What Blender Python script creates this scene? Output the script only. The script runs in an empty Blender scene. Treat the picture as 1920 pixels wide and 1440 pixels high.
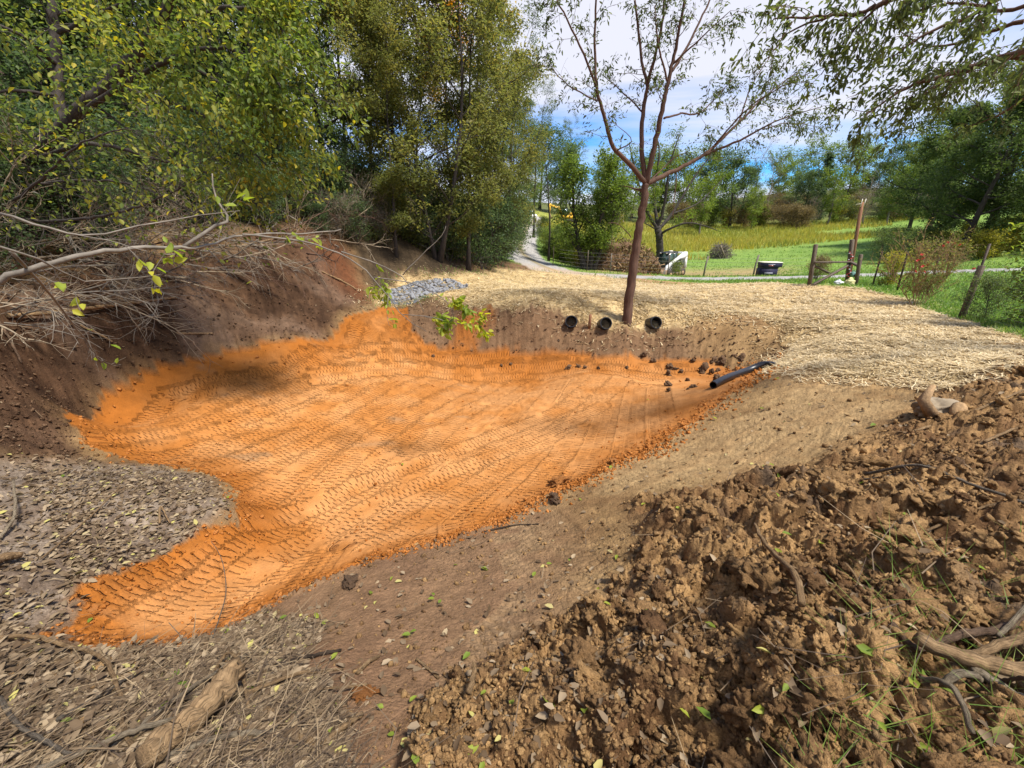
import bpy, math, random, time
import numpy as np
from mathutils import Vector, Matrix

T0 = time.time()
random.seed(7)
sc = bpy.context.scene
COL = sc.collection

# ------------------------------------------------------------------ camera, sky, sun, exposure
FPX, HORIZ, CAMZ = 760.0, 445.0, 1.65            # focal length in photo pixels (1920 wide), horizon row, eye height
PITCH = math.atan((720 - HORIZ) / FPX)
CP, SP = math.cos(PITCH), math.sin(PITCH)
cam_d = bpy.data.cameras.new('camera')
cam_d.sensor_width = 36
cam_d.lens = FPX / 1920 * 36
cam_d.clip_start, cam_d.clip_end = 0.05, 4000
cam = bpy.data.objects.new('camera', cam_d)
cam.location = (0, 0, CAMZ)
cam.rotation_euler = (math.pi / 2 - PITCH, 0, 0)
COL.objects.link(cam)
sc.camera = cam

SUN_AZ, SUN_EL = math.radians(122), math.radians(62)
world = bpy.data.worlds.new('World')
sc.world = world
world.use_nodes = True
nt = world.node_tree
nt.nodes.clear()
N = nt.nodes.new
wo = N('ShaderNodeOutputWorld'); bg = N('ShaderNodeBackground'); sky = N('ShaderNodeTexSky')
sky.sky_type = 'NISHITA'; sky.sun_disc = False
sky.sun_elevation = SUN_EL; sky.sun_rotation = SUN_AZ
sky.air_density = 1.0; sky.dust_density = 0.4; sky.ozone_density = 2.0
bg.inputs['Strength'].default_value = 0.15
tc = N('ShaderNodeTexCoord'); sep = N('ShaderNodeSeparateXYZ')
nt.links.new(tc.outputs['Generated'], sep.inputs[0])
def wmath(op, a, b=None, clamp=False):
    n = N('ShaderNodeMath'); n.operation = op; n.use_clamp = clamp
    for i, v in enumerate((a, b)):
        if v is None: continue
        if isinstance(v, (int, float)): n.inputs[i].default_value = v
        else: nt.links.new(v, n.inputs[i])
    return n.outputs[0]
zz = wmath('ADD', wmath('MAXIMUM', sep.outputs[2], 0.0), 0.10)
cx = wmath('DIVIDE', sep.outputs[0], zz); cy = wmath('DIVIDE', sep.outputs[1], zz)
comb = N('ShaderNodeCombineXYZ')
nt.links.new(wmath('ADD', wmath('MULTIPLY', cx, 0.55), wmath('MULTIPLY', cy, 0.10)), comb.inputs[0])
nt.links.new(wmath('MULTIPLY', cy, 1.05), comb.inputs[1])
comb.inputs[2].default_value = 8.4
cn = N('ShaderNodeTexNoise'); cn.inputs['Scale'].default_value = 0.62
cn.inputs['Detail'].default_value = 7; cn.inputs['Roughness'].default_value = 0.55
cn.inputs['Distortion'].default_value = 0.35
nt.links.new(comb.outputs[0], cn.inputs['Vector'])
cr = N('ShaderNodeValToRGB')
cr.color_ramp.elements[0].position = 0.36; cr.color_ramp.elements[1].position = 0.56
nt.links.new(cn.outputs['Fac'], cr.inputs[0])
sat = N('ShaderNodeHueSaturation'); sat.inputs['Saturation'].default_value = 1.25
nt.links.new(sky.outputs[0], sat.inputs['Color'])
cm = N('ShaderNodeMix'); cm.data_type = 'RGBA'
nt.links.new(wmath('MULTIPLY', cr.outputs[0], 0.93), cm.inputs[0])
tint = N('ShaderNodeMix'); tint.data_type = 'RGBA'; tint.blend_type = 'MULTIPLY'; tint.inputs[0].default_value = 1
tint.inputs[7].default_value = (.24, .58, .86, 1)
nt.links.new(sat.outputs[0], tint.inputs[6]); nt.links.new(tint.outputs[2], cm.inputs[6])
cm.inputs[7].default_value = (3.4, 3.4, 3.75, 1)
nt.links.new(cm.outputs[2], bg.inputs['Color'])
nt.links.new(bg.outputs[0], wo.inputs[0])

sun_d = bpy.data.lights.new('sun', 'SUN')
sun_d.energy = 4.2
sun_d.angle = math.radians(10.0)
sun_d.color = (1.0, 0.95, 0.86)
sun = bpy.data.objects.new('sun', sun_d)
sv = Vector((math.sin(SUN_AZ) * math.cos(SUN_EL), math.cos(SUN_AZ) * math.cos(SUN_EL), math.sin(SUN_EL)))
sun.rotation_euler = (-sv).to_track_quat('-Z', 'Y').to_euler()
sun.location = (0, 0, 60)
COL.objects.link(sun)

sc.view_settings.view_transform = 'Standard'
sc.view_settings.look = 'None'
sc.view_settings.exposure = 0.88
sc.view_settings.gamma = 1
sc.view_settings.use_curve_mapping = False
sc.cycles.max_bounces = 6
sc.cycles.transparent_max_bounces = 4
sc.cycles.use_denoising = True

# ------------------------------------------------------------------ projection and noise helpers
def ray(px, py):
    return (px - 960.0), FPX * CP + (720 - py) * SP, -FPX * SP + (720 - py) * CP
def at_d(px, py, Y):
    a, f, u = ray(px, py); t = Y / f
    return np.array([a * t, Y, CAMZ + u * t])
def at_z(px, py, z):
    a, f, u = ray(px, py); t = (z - CAMZ) / u
    return np.array([a * t, f * t, z])

_tab = np.random.RandomState(3).rand(8, 256, 256)
def vnoise(x, y, s=0):
    t = _tab[s % 8]
    xi = np.floor(x).astype(np.int64); yi = np.floor(y).astype(np.int64)
    fx = x - xi; fy = y - yi
    fx = fx * fx * fx * (fx * (fx * 6 - 15) + 10); fy = fy * fy * fy * (fy * (fy * 6 - 15) + 10)
    xi = (xi + s * 37) & 255; yi = (yi + s * 91) & 255; x1 = (xi + 1) & 255; y1 = (yi + 1) & 255
    a = t[xi, yi]; b = t[x1, yi]; c = t[xi, y1]; d = t[x1, y1]
    return (a + (b - a) * fx) * (1 - fy) + (c + (d - c) * fx) * fy
def fbm(x, y, o=4, s=0, g=0.5):
    r = 0; a = 1; n = 0
    for i in range(o):
        r = r + a * (vnoise(x, y, s + i) * 2 - 1); n += a; a *= g
        x, y = x * 1.9 + y * 0.55 + 3.1, y * 1.9 - x * 0.55 + 7.7
    return r / n
def worley(x, y, s=0):
    xi = np.floor(x).astype(np.int64); yi = np.floor(y).astype(np.int64)
    f1 = np.full(x.shape, 9.0); f2 = np.full(x.shape, 9.0); cid = np.zeros(x.shape)
    ta, tb, tcx = _tab[s % 8], _tab[(s + 1) % 8], _tab[(s + 2) % 8]
    for i in (-1, 0, 1):
        for j in (-1, 0, 1):
            a = (xi + i) & 255; b = (yi + j) & 255
            d = np.hypot(xi + i + ta[a, b] - x, yi + j + tb[a, b] - y)
            m = d < f1
            f2 = np.where(m, f1, np.minimum(f2, d)); cid = np.where(m, tcx[a, b], cid); f1 = np.where(m, d, f1)
    return f1, f2, cid
def sstep(a, b, x):
    t = np.clip((x - a) / (b - a), 0, 1)
    return t * t * (3 - 2 * t)

# ------------------------------------------------------------------ mesh helpers
def mk_mesh(name, V, F, mat=None, smooth=False, attrs=None):
    """V (n,3); F one array of quads/tris or a list of such arrays; attrs {name: (n,) or (n,3)}"""
    V = np.asarray(V, np.float32)
    Fs = F if isinstance(F, list) else [F]
    Fs = [np.asarray(f, np.int32) for f in Fs if len(f)]
    me = bpy.data.meshes.new(name)
    me.vertices.add(len(V)); me.vertices.foreach_set('co', V.ravel())
    nl = sum(f.size for f in Fs); npoly = sum(len(f) for f in Fs)
    me.loops.add(nl); me.polygons.add(npoly)
    me.loops.foreach_set('vertex_index', np.concatenate([f.ravel() for f in Fs]))
    cnt = np.concatenate([np.full(len(f), f.shape[1], np.int32) for f in Fs])
    me.polygons.foreach_set('loop_start', np.concatenate([[0], np.cumsum(cnt)[:-1]]).astype(np.int32))
    if smooth: me.polygons.foreach_set('use_smooth', np.ones(npoly, bool))
    for k, a in (attrs or {}).items():
        a = np.asarray(a, np.float32)
        if a.ndim == 1:
            at = me.attributes.new(k, 'FLOAT', 'POINT'); at.data.foreach_set('value', a)
        else:
            at = me.attributes.new(k, 'FLOAT_COLOR', 'POINT')
            at.data.foreach_set('color', np.concatenate([a, np.ones((len(a), 1), np.float32)], 1).ravel())
    me.update(calc_edges=True)
    if mat is not None: me.materials.append(mat)
    return me
def obj(name, me, parent=None, loc=(0, 0, 0), **tags):
    o = bpy.data.objects.new(name, me)
    COL.objects.link(o)
    o.parent = parent
    o.location = loc
    for k, v in tags.items():
        if v: o[k] = v
    return o
def thing(name, label, cat, base, group=None, rz=0.0):
    o = obj(name, None, None, tuple(float(c) for c in base), label=label, category=cat, group=group)
    o.empty_display_size = 0.2
    o.rotation_euler.z = rz
    return o
def copy_tree(root, loc, rz, scale, label=None, group=None):
    r = root.copy(); COL.objects.link(r)
    r.location = loc; r.rotation_euler = (0, 0, rz); r.scale = scale if hasattr(scale, '__len__') else (scale,) * 3
    if label: r['label'] = label
    if group: r['group'] = group
    for ch in root.children:
        c = ch.copy(); COL.objects.link(c); c.parent = r
        for g in ch.children:
            d = g.copy(); COL.objects.link(d); d.parent = c
    return r

class MB:
    """collects verts/faces"""
    def __init__(s): s.V = []; s.Q = []; s.T = []; s.n = 0; s.P = []
    def add(s, V, Q=(), T=()):
        V = np.asarray(V, float)
        if len(Q): s.Q.append(np.asarray(Q) + s.n)
        if len(T): s.T.append(np.asarray(T) + s.n)
        s.V.append(V); s.n += len(V); return s
    def box(s, c, d, R=None, bev=0.0):
        x, y, z = np.array(d) / 2.0
        if bev > 0:
            b = min(bev, x * .9, y * .9, z * .9)
            V = []
            for k, (ex, ey) in enumerate(((x - b, y - b), (x, y), (x, y), (x - b, y - b))):
                zz_ = (-z, -z + b, z - b, z)[k]
                V += [(-ex, -ey, zz_), (ex, -ey, zz_), (ex, ey, zz_), (-ex, ey, zz_)]
            Q = [(0, 3, 2, 1), (12, 13, 14, 15)]
            for k in range(3):
                for i in range(4):
                    Q.append((k * 4 + i, k * 4 + (i + 1) % 4, k * 4 + 4 + (i + 1) % 4, k * 4 + 4 + i))
        else:
            V = [(sx * x, sy * y, sz * z) for sz in (-1, 1) for sy in (-1, 1) for sx in (-1, 1)]
            Q = [(0, 2, 3, 1), (4, 5, 7, 6), (0, 1, 5, 4), (2, 6, 7, 3), (0, 4, 6, 2), (1, 3, 7, 5)]
        V = np.array(V)
        if R is not None: V = V @ np.array(R).T
        return s.add(V + np.array(c), Q)
    def prism(s, poly, w0, w1, axis='y'):
        """poly in (x,z), extruded along y from w0 to w1"""
        p = np.array(poly, float); n = len(p)
        a = np.stack([p[:, 0], np.full(n, w0), p[:, 1]], 1); b = np.stack([p[:, 0], np.full(n, w1), p[:, 1]], 1)
        V = np.concatenate([a, b, [a.mean(0)], [b.mean(0)]])
        Q = [(i, (i + 1) % n, n + (i + 1) % n, n + i) for i in range(n)]
        T = [(2 * n, (i + 1) % n, i) for i in range(n)] + [(2 * n + 1, n + i, n + (i + 1) % n) for i in range(n)]
        return s.add(V, Q, T)
    def tube(s, pts, rad, sides=6, cap=True):
        pts = np.asarray(pts, float); k = len(pts)
        rad = np.broadcast_to(np.asarray(rad, float), (k,))
        tg = np.gradient(pts, axis=0); tg /= np.linalg.norm(tg, axis=1)[:, None] + 1e-9
        m = np.abs(tg.mean(0)); ref = np.eye(3)[int(np.argmin(m))]
        u = np.cross(tg, ref); u /= np.linalg.norm(u, axis=1)[:, None] + 1e-9
        v = np.cross(tg, u)
        a = np.linspace(0, 2 * np.pi, sides, endpoint=False)
        V = pts[:, None] + (u[:, None] * np.cos(a)[None, :, None] + v[:, None] * np.sin(a)[None, :, None]) * rad[:, None, None]
        i = np.arange(k - 1)[:, None] * sides; j = np.arange(sides)[None]; j2 = (j + 1) % sides
        Q = np.stack([i + j, i + sides + j, i + sides + j2, i + j2], -1).reshape(-1, 4)
        V = V.reshape(-1, 3); T = []
        if cap:
            V = np.concatenate([V, pts[:1], pts[-1:]]); c0 = k * sides
            T = [(c0, q, (q + 1) % sides) for q in range(sides)] + [(c0 + 1, (k - 1) * sides + (q + 1) % sides, (k - 1) * sides + q) for q in range(sides)]
        return s.add(V, Q, T)
    def disc_cyl(s, c, axis, r, h, sides=16):
        c = np.array(c, float); ax = np.array(axis, float); ax /= np.linalg.norm(ax)
        return s.tube([c - ax * h / 2, c + ax * h / 2], r, sides)
    def mesh(s, name, mat, smooth=False, off=None, attrs=None):
        V = np.concatenate(s.V)
        if off is not None: V = V - np.array(off)
        F = []
        if s.Q: F.append(np.concatenate(s.Q))
        if s.T: F.append(np.concatenate(s.T))
        return mk_mesh(name, V, F, mat, smooth, attrs)
    def part(s, name, mat, parent, smooth=False, label=None, off=None):
        return obj(name, s.mesh(name, mat, smooth, off), parent, label=label)

def rotz(a): return np.array([[math.cos(a), -math.sin(a), 0], [math.sin(a), math.cos(a), 0], [0, 0, 1]])
def roty(a): return np.array([[math.cos(a), 0, math.sin(a)], [0, 1, 0], [-math.sin(a), 0, math.cos(a)]])
def rotx(a): return np.array([[1, 0, 0], [0, math.cos(a), -math.sin(a)], [0, math.sin(a), math.cos(a)]])

# ------------------------------------------------------------------ materials
def new_mat(name):
    m = bpy.data.materials.new(name); m.use_nodes = True
    t = m.node_tree; t.nodes.clear()
    return m, t, t.nodes.new, t.links.new
def mix_rgb(t, a, b, fac, mode='MIX'):
    n = t.nodes.new('ShaderNodeMix'); n.data_type = 'RGBA'; n.blend_type = mode
    for i, v in ((0, fac), (6, a), (7, b)):
        if isinstance(v, (int, float)): n.inputs[i].default_value = v
        elif isinstance(v, tuple): n.inputs[i].default_value = (*v[:3], 1)
        else: t.links.new(v, n.inputs[i])
    return n.outputs[2]
def noise_node(t, vec, scale, detail=4, rough=0.6):
    n = t.nodes.new('ShaderNodeTexNoise')
    n.inputs['Scale'].default_value = scale; n.inputs['Detail'].default_value = detail
    n.inputs['Roughness'].default_value = rough
    t.links.new(vec, n.inputs['Vector'])
    return n.outputs['Fac']
def ramp(t, fac, stops):
    n = t.nodes.new('ShaderNodeValToRGB'); e = n.color_ramp.elements
    while len(e) < len(stops): e.new(0.5)
    for el, (p, c) in zip(e, stops): el.position = p; el.color = (*c, 1)
    t.links.new(fac, n.inputs[0])
    return n.outputs[0]
def mat_surface(name, color, rough=0.8, var=0.35, scale=6.0, bump=0.3, bscale=30.0, metallic=0.0, stretch=None, spec=0.3, bdist=0.01, c2=None):
    """plain material with colour variation and fine relief"""
    m, t, nn, ln = new_mat(name)
    tcn = nn('ShaderNodeTexCoord'); vec = tcn.outputs['Object']
    if stretch:
        mp = nn('ShaderNodeMapping'); mp.inputs['Scale'].default_value = stretch; ln(vec, mp.inputs[0]); vec = mp.outputs[0]
    nz = noise_node(t, vec, scale)
    lo = tuple(c * (1 - var) for c in color) if c2 is None else c2
    hi = tuple(min(1, c * (1 + var)) for c in color)
    colr = ramp(t, nz, [(0.3, lo), (0.7, hi)])
    p = nn('ShaderNodeBsdfPrincipled'); ln(colr, p.inputs['Base Color'])
    p.inputs['Roughness'].default_value = rough; p.inputs['Metallic'].default_value = metallic
    p.inputs['Specular IOR Level'].default_value = spec
    if bump:
        b = nn('ShaderNodeBump'); b.inputs['Strength'].default_value = bump; b.inputs['Distance'].default_value = bdist
        ln(noise_node(t, vec, bscale, 5), b.inputs['Height']); ln(b.outputs[0], p.inputs['Normal'])
    o = nn('ShaderNodeOutputMaterial'); ln(p.outputs[0], o.inputs[0])
    return m
def mat_leaf(name, stops, trans=0.4, rough=0.55, gloss=0.25):
    m, t, nn, ln = new_mat(name)
    a = nn('ShaderNodeAttribute'); a.attribute_name = 'lv'
    colr = ramp(t, a.outputs['Fac'], stops)
    p = nn('ShaderNodeBsdfPrincipled'); ln(colr, p.inputs['Base Color'])
    p.inputs['Roughness'].default_value = rough; p.inputs['Specular IOR Level'].default_value = gloss
    tr = nn('ShaderNodeBsdfTranslucent')
    hs = nn('ShaderNodeHueSaturation'); hs.inputs['Saturation'].default_value = 1.1; hs.inputs['Value'].default_value = 1.6
    ln(colr, hs.inputs['Color']); ln(hs.outputs[0], tr.inputs[0])
    mx = nn('ShaderNodeMixShader'); mx.inputs[0].default_value = trans
    ln(p.outputs[0], mx.inputs[1]); ln(tr.outputs[0], mx.inputs[2])
    o = nn('ShaderNodeOutputMaterial'); ln(mx.outputs[0], o.inputs[0])
    return m
def mat_ground(name, v1=0.35, s1=9.0, s2=60.0, bump=0.5, bs=35.0, bdist=0.02, rough=0.95, spec=0.1):
    m, t, nn, ln = new_mat(name)
    g = nn('ShaderNodeNewGeometry'); vec = g.outputs['Position']
    a = nn('ShaderNodeAttribute'); a.attribute_name = 'Col'
    n1 = noise_node(t, vec, s1, 5, 0.65); n2 = noise_node(t, vec, s2, 3, 0.7)
    c = mix_rgb(t, a.outputs['Color'], ramp(t, n1, [(0.25, (1 - v1,) * 3), (0.75, (1 + v1,) * 3)]), 1.0, 'MULTIPLY')
    c = mix_rgb(t, c, ramp(t, n2, [(0.3, (1 - v1 * .8,) * 3), (0.7, (1 + v1 * .6,) * 3)]), 1.0, 'MULTIPLY')
    p = nn('ShaderNodeBsdfPrincipled'); ln(c, p.inputs['Base Color'])
    p.inputs['Roughness'].default_value = rough; p.inputs['Specular IOR Level'].default_value = spec
    b = nn('ShaderNodeBump'); b.inputs['Strength'].default_value = bump; b.inputs['Distance'].default_value = bdist
    ln(noise_node(t, vec, bs, 6, 0.65), b.inputs['Height']); ln(b.outputs[0], p.inputs['Normal'])
    o = nn('ShaderNodeOutputMaterial'); ln(p.outputs[0], o.inputs[0])
    return m

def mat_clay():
    """clay pressed by loader tracks: cleat slots cut as relief and shaded in colour along the stored track coordinate"""
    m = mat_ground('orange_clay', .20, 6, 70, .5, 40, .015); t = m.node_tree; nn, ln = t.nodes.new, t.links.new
    p = next(n for n in t.nodes if n.type == 'BSDF_PRINCIPLED'); bump = next(n for n in t.nodes if n.type == 'BUMP'); geo = next(n for n in t.nodes if n.type == 'NEW_GEOMETRY')
    def mth(op, a, b=None, c=None, clamp=False):
        n = nn('ShaderNodeMath'); n.operation = op; n.use_clamp = clamp
        for i, v in enumerate((a, b, c)):
            if v is None: continue
            if isinstance(v, (int, float)): n.inputs[i].default_value = v
            else: ln(v, n.inputs[i])
        return n.outputs[0]
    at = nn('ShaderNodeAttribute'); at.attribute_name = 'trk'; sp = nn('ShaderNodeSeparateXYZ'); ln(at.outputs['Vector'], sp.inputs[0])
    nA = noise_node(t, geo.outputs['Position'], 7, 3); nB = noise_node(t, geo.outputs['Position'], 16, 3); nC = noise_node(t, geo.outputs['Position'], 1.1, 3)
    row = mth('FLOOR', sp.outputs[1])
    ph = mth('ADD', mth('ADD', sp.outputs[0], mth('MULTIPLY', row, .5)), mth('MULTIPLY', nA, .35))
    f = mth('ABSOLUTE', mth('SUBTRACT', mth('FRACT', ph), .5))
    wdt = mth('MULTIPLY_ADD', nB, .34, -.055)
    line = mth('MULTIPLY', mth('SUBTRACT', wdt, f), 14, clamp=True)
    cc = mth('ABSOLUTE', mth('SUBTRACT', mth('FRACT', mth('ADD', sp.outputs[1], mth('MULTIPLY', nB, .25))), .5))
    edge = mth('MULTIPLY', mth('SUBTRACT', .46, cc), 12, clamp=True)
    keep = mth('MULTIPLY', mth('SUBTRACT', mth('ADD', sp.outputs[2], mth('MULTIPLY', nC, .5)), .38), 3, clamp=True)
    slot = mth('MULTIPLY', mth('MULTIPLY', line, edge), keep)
    b2 = nn('ShaderNodeBump'); b2.inputs['Strength'].default_value = 1; b2.inputs['Distance'].default_value = .03
    ln(mth('MULTIPLY', slot, -1), b2.inputs['Height']); ln(bump.outputs[0], b2.inputs['Normal']); ln(b2.outputs[0], p.inputs['Normal'])
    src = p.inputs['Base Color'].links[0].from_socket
    ln(mix_rgb(t, src, mix_rgb(t, src, (.45, .36, .34), 1.0, 'MULTIPLY'), mth('MULTIPLY', slot, .5)), p.inputs['Base Color'])  # slots darkened in base colour too: painted groove shade plus damp clay
    return m

# ------------------------------------------------------------------ terrain: spot heights read off the place, smoothed between
CT = []
def cz(px, py, z): CT.append(at_z(px, py, z))
def cd(px, py, Y): CT.append(at_d(px, py, Y))
def cw(x, y, z): CT.append(np.array([x, y, z], float))
# spoil heaps and trampled ground at the photographer's feet
for a in ((960,1440,.0),(700,1440,.02),(400,1440,.05),(100,1440,.05),(1250,1440,.12),(1500,1440,.22),(1800,1440,.25),
          (1250,1250,.10),(1500,1200,.22),(1750,1200,.2),(1900,1150,.22),(1350,1080,.02),(1520,1000,.10),(1750,1000,.12),(1900,900,.22),
          (600,1300,-.1),(800,1200,-.3),(1000,1200,-.2),(950,1100,-.45),(1130,1000,-.45),(300,1300,-.15),(0,1300,-.1),
          (1300,900,-.4),(1500,800,-.25),(1450,880,-.3),(1650,850,.0),(1800,800,.12),(1920,700,.3),(1400,760,-.5),
          # the clay basin
          (600,1080,-.85),(330,1200,-.68),(100,1195,-.55),(1060,920,-.85),(1270,800,-.85),(1420,695,-.75),
          (700,1000,-1.12),(400,1080,-1.0),(900,800,-1.38),(600,900,-1.3),(1000,870,-1.15),(1180,790,-1.2),(1100,700,-1.33),(1300,720,-1.15),(760,720,-1.35),(560,800,-1.3),
          (500,1000,-1.15),(500,950,-1.2),(760,655,-1.1),(740,610,-.75),(735,580,-.5),(640,640,-.95),(400,780,-1.15),(560,700,-1.1),(400,720,-.95),(250,800,-1.05),
          (280,700,-.7),(420,662,-.65),(560,637,-.6),(650,605,-.5),(110,762,-.75),(160,830,-.85),(350,880,-1.1),
          # leafy ledge on the left
          (430,945,-.8),(330,930,-.72),(200,900,-.68),(0,890,-.5),(250,1040,-.7),(150,1100,-.55),(0,1050,-.38),(0,1200,-.22),
          # straw bank
          (850,640,-1.1),(930,650,-1.18),(1000,655,-1.22),(1100,659,-1.23),(1200,662,-1.22),(1300,668,-1.14),(1400,670,-1.0),
          (870,595,-.5),(1000,600,-.48),(1100,625,-.8),(1180,630,-.8),(1250,640,-.9),(1400,630,-.58),(1480,655,-.5),
          (800,560,-.22),(900,565,-.2),(1050,580,-.27),(1250,585,-.3),(1400,580,-.25),(1500,610,-.25),
          (790,545,-.16),(900,535,-.05),(1100,545,-.1),(1300,550,-.12),(1500,560,-.1),
          (1560,690,-.12),(1700,715,.0),(1600,640,-.05),(1750,650,.05),(1860,640,.1),(1812,592,-.15),(1700,560,-.08),(1605,535,.0),(1517,535,.0),(1900,600,-.15)):
    cz(*a)
for a in ((1920,560,13),(1850,540,15),(900,515,20),(1000,515,22),(1150,522,22.5),(1300,527,21.5),(1450,526,21.8),(1700,528,19),
          (1040,508,25),(1000,490,31),(972,465,37),(980,440,46),(990,420,58),(1000,405,80),
          (1200,515,26.5),(1450,517,26),(1650,512,25),(1900,505,26),(1250,519.5,36),(1430,520,30),(1330,515,34),
          (1120,505,33),(1050,490,36),(1060,440,55),(1060,425,80),(1180,470,60),(1300,470,60),(1500,480,50),(1700,490,40),(1900,480,38),
          (1300,440,85),(1500,425,95),(1700,430,75),(1850,445,48),(1920,440,45),(1300,415,110),(1500,395,125),(1700,395,110),(1900,400,90),
          (1500,360,190),(1300,390,190),(1100,400,190),(1800,350,190),(1000,395,190),(1300,395,500),(1700,380,500),
          # left bank and wooded hill
          (640,450,15.5),(560,445,13.6),(480,445,12),(300,478,9.5),(150,520,7.6),(0,560,6.3),(700,500,15.5),(820,495,17.5),(880,510,19),(920,505,22),
          (600,540,12.3),(450,560,10.1),(300,590,8.1),(150,640,6.6),(0,640,5.4),(0,720,4.8),(100,700,5.9),(660,560,12.8),(500,620,9.3),(180,700,6.5),(0,800,4.2),
          (600,405,22),(400,400,17),(800,440,28),(900,430,40),(600,350,45),(850,390,70),(300,330,30)):
    cd(*a)
for a in ((-14,6,3.6),(-9,2,2.0),(-6,0,1.2),(-9.5,8.5,2.0),(-11,11,2.5),(-8,13,2.2),(-6,16.5,2.3),(-12,15,3.2),(-8.5,5,1.6),(-4,-2,.5),(0,-4,.3),(4,-3,.3),(8,0,.4),(12,3,.2),(16,6,-.1),(-20,-10,6),(0,-30,1),(20,-15,.3),
          (40,5,0),(-40,10,14),(-60,50,24),(60,20,3),(-30,-60,8),(60,-60,1),(-200,0,45),(0,-300,4),(250,100,20),(-120,200,40),(1.2,-1,.15),(-1.5,-.6,.12)):
    cw(*a)
CT = np.array(CT)
def lp(X, Y):
    return np.arctan2(X, Y), 0.5 * np.log(X * X + Y * Y + 0.04)
def _tps(r2): return np.where(r2 > 1e-12, r2 * np.log(r2 + 1e-12), 0) * 0.5
cu, cv = lp(CT[:, 0], CT[:, 1]); cr_ = np.hypot(CT[:, 0], CT[:, 1])
cw_ = CT[:, 2] / (cr_ + 4)
n_ = len(CT)
K = _tps((cu[:, None] - cu) ** 2 + (cv[:, None] - cv) ** 2) + np.eye(n_) * 6e-4
Pm = np.stack([np.ones(n_), cu, cv], 1)
A_ = np.block([[K, Pm], [Pm.T, np.zeros((3, 3))]])
SOL = np.linalg.solve(A_, np.concatenate([cw_, np.zeros(3)]))
def base_z(X, Y):
    X = np.asarray(X, float); Y = np.asarray(Y, float); shp = X.shape
    X = X.ravel(); Y = Y.ravel(); out = np.empty(len(X))
    for i in range(0, len(X), 60000):
        x, y = X[i:i + 60000], Y[i:i + 60000]
        u, v = lp(x, y)
        k = _tps((u[:, None] - cu) ** 2 + (v[:, None] - cv) ** 2)
        w = k @ SOL[:n_] + SOL[n_] + SOL[n_ + 1] * u + SOL[n_ + 2] * v
        out[i:i + 60000] = w * (np.hypot(x, y) + 4)
    return out.reshape(shp)
def hit(px, py, lift=0.0):
    a, f, u = ray(px, py)
    Y = np.geomspace(0.35, 400, 700)
    z = CAMZ + u / f * Y
    g = base_z(a / f * Y, Y) + lift
    k = np.nonzero(z < g)[0]
    if not len(k): return at_d(px, py, 300)
    k = k[0]
    if k == 0: return at_d(px, py, Y[0])
    d0, d1 = z[k - 1] - g[k - 1], g[k] - z[k]
    return at_d(px, py, Y[k - 1] + (Y[k] - Y[k - 1]) * d0 / (d0 + d1 + 1e-9))

def poly_lp(pts):
    q = np.array([hit(*p) for p in pts]); return np.stack(lp(q[:, 0], q[:, 1]), 1)
def sdist(poly, u, v, margin=0.5):
    """signed distance (positive inside), in log-polar units; cheap bounding box cull"""
    out = np.full(u.shape, -margin)
    m = (u > poly[:, 0].min() - margin) & (u < poly[:, 0].max() + margin) & (v > poly[:, 1].min() - margin) & (v < poly[:, 1].max() + margin)
    U, W = u[m], v[m]
    d = np.full(U.shape, 9.0); ins = np.zeros(U.shape, bool)
    for (ax, ay), (bx, by) in zip(poly, np.roll(poly, -1, 0)):
        ex, ey = bx - ax, by - ay
        t = np.clip(((U - ax) * ex + (W - ay) * ey) / (ex * ex + ey * ey + 1e-12), 0, 1)
        d = np.minimum(d, (U - ax - t * ex) ** 2 + (W - ay - t * ey) ** 2)
        c = ((ay > W) != (by > W)) & (U < ex * (W - ay) / (ey + 1e-12) + ax)
        ins ^= c
    d = np.sqrt(d)
    out[m] = np.where(ins, d, -d)
    return out
PO = poly_lp([(110,762),(200,735),(300,690),(420,662),(560,637),(640,605),(715,573),(765,578),(772,620),(800,645),(870,655),(935,658),(1000,660),(1050,662),(1100,664),(1150,666),(1200,668),(1275,673),(1350,678),(1432,690),
              (1400,720),(1330,765),(1280,805),(1200,850),(1100,905),(1000,945),(900,990),(780,1022),(700,1045),(620,1082),(560,1112),(480,1150),(330,1212),(180,1215),(80,1200),
              (160,1120),(280,1070),(370,1020),(445,980),(472,945),(430,905),(350,880),(250,865),(160,832),(128,800)])
PO2 = poly_lp([(838,655),(850,625),(868,592),(905,578),(915,590),(895,620),(885,655)])
PS = poly_lp([(690,572),(725,545),(760,514),(850,516),(930,503),(1010,508),(1130,517),(1250,534),(1420,530),(1540,536),(1605,540),(1700,562),(1800,602),(1895,632),
              (1865,690),(1800,716),(1700,716),(1560,706),(1440,692),(1492,650),(1470,620),(1420,592),(1340,590),(1270,612),(1200,622),(1130,612),(1050,592),(950,580),(860,576),(800,556),(770,570),(735,575)])
PL = poly_lp([(-150,885),(0,872),(150,866),(270,872),(400,902),(440,950),(385,1010),(280,1060),(160,1112),(70,1190),(0,1205),(-150,1240)])
PC = poly_lp([(1165,950),(1300,925),(1500,880),(1700,770),(1790,715),(1920,650),(2100,640),(2250,1100),(2300,1600),(1900,1800),(1500,1800),(1100,1800),(750,1700),(770,1345),(900,1255),(1000,1185),(1130,1120),(1190,1010)])
PR = poly_lp([(700,560),(640,430),(560,420),(450,440),(300,470),(0,530),(-200,560),(-200,880),(0,870),(150,864),(130,800),(108,765),(200,735),(300,690),(420,662),(560,637),(640,605)])
PG = poly_lp([(1605,540),(1700,562),(1800,600),(1905,632),(2100,640),(2300,600),(2300,470),(1500,470),(1300,500),(1215,524),(1330,531),(1540,535)])
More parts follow.
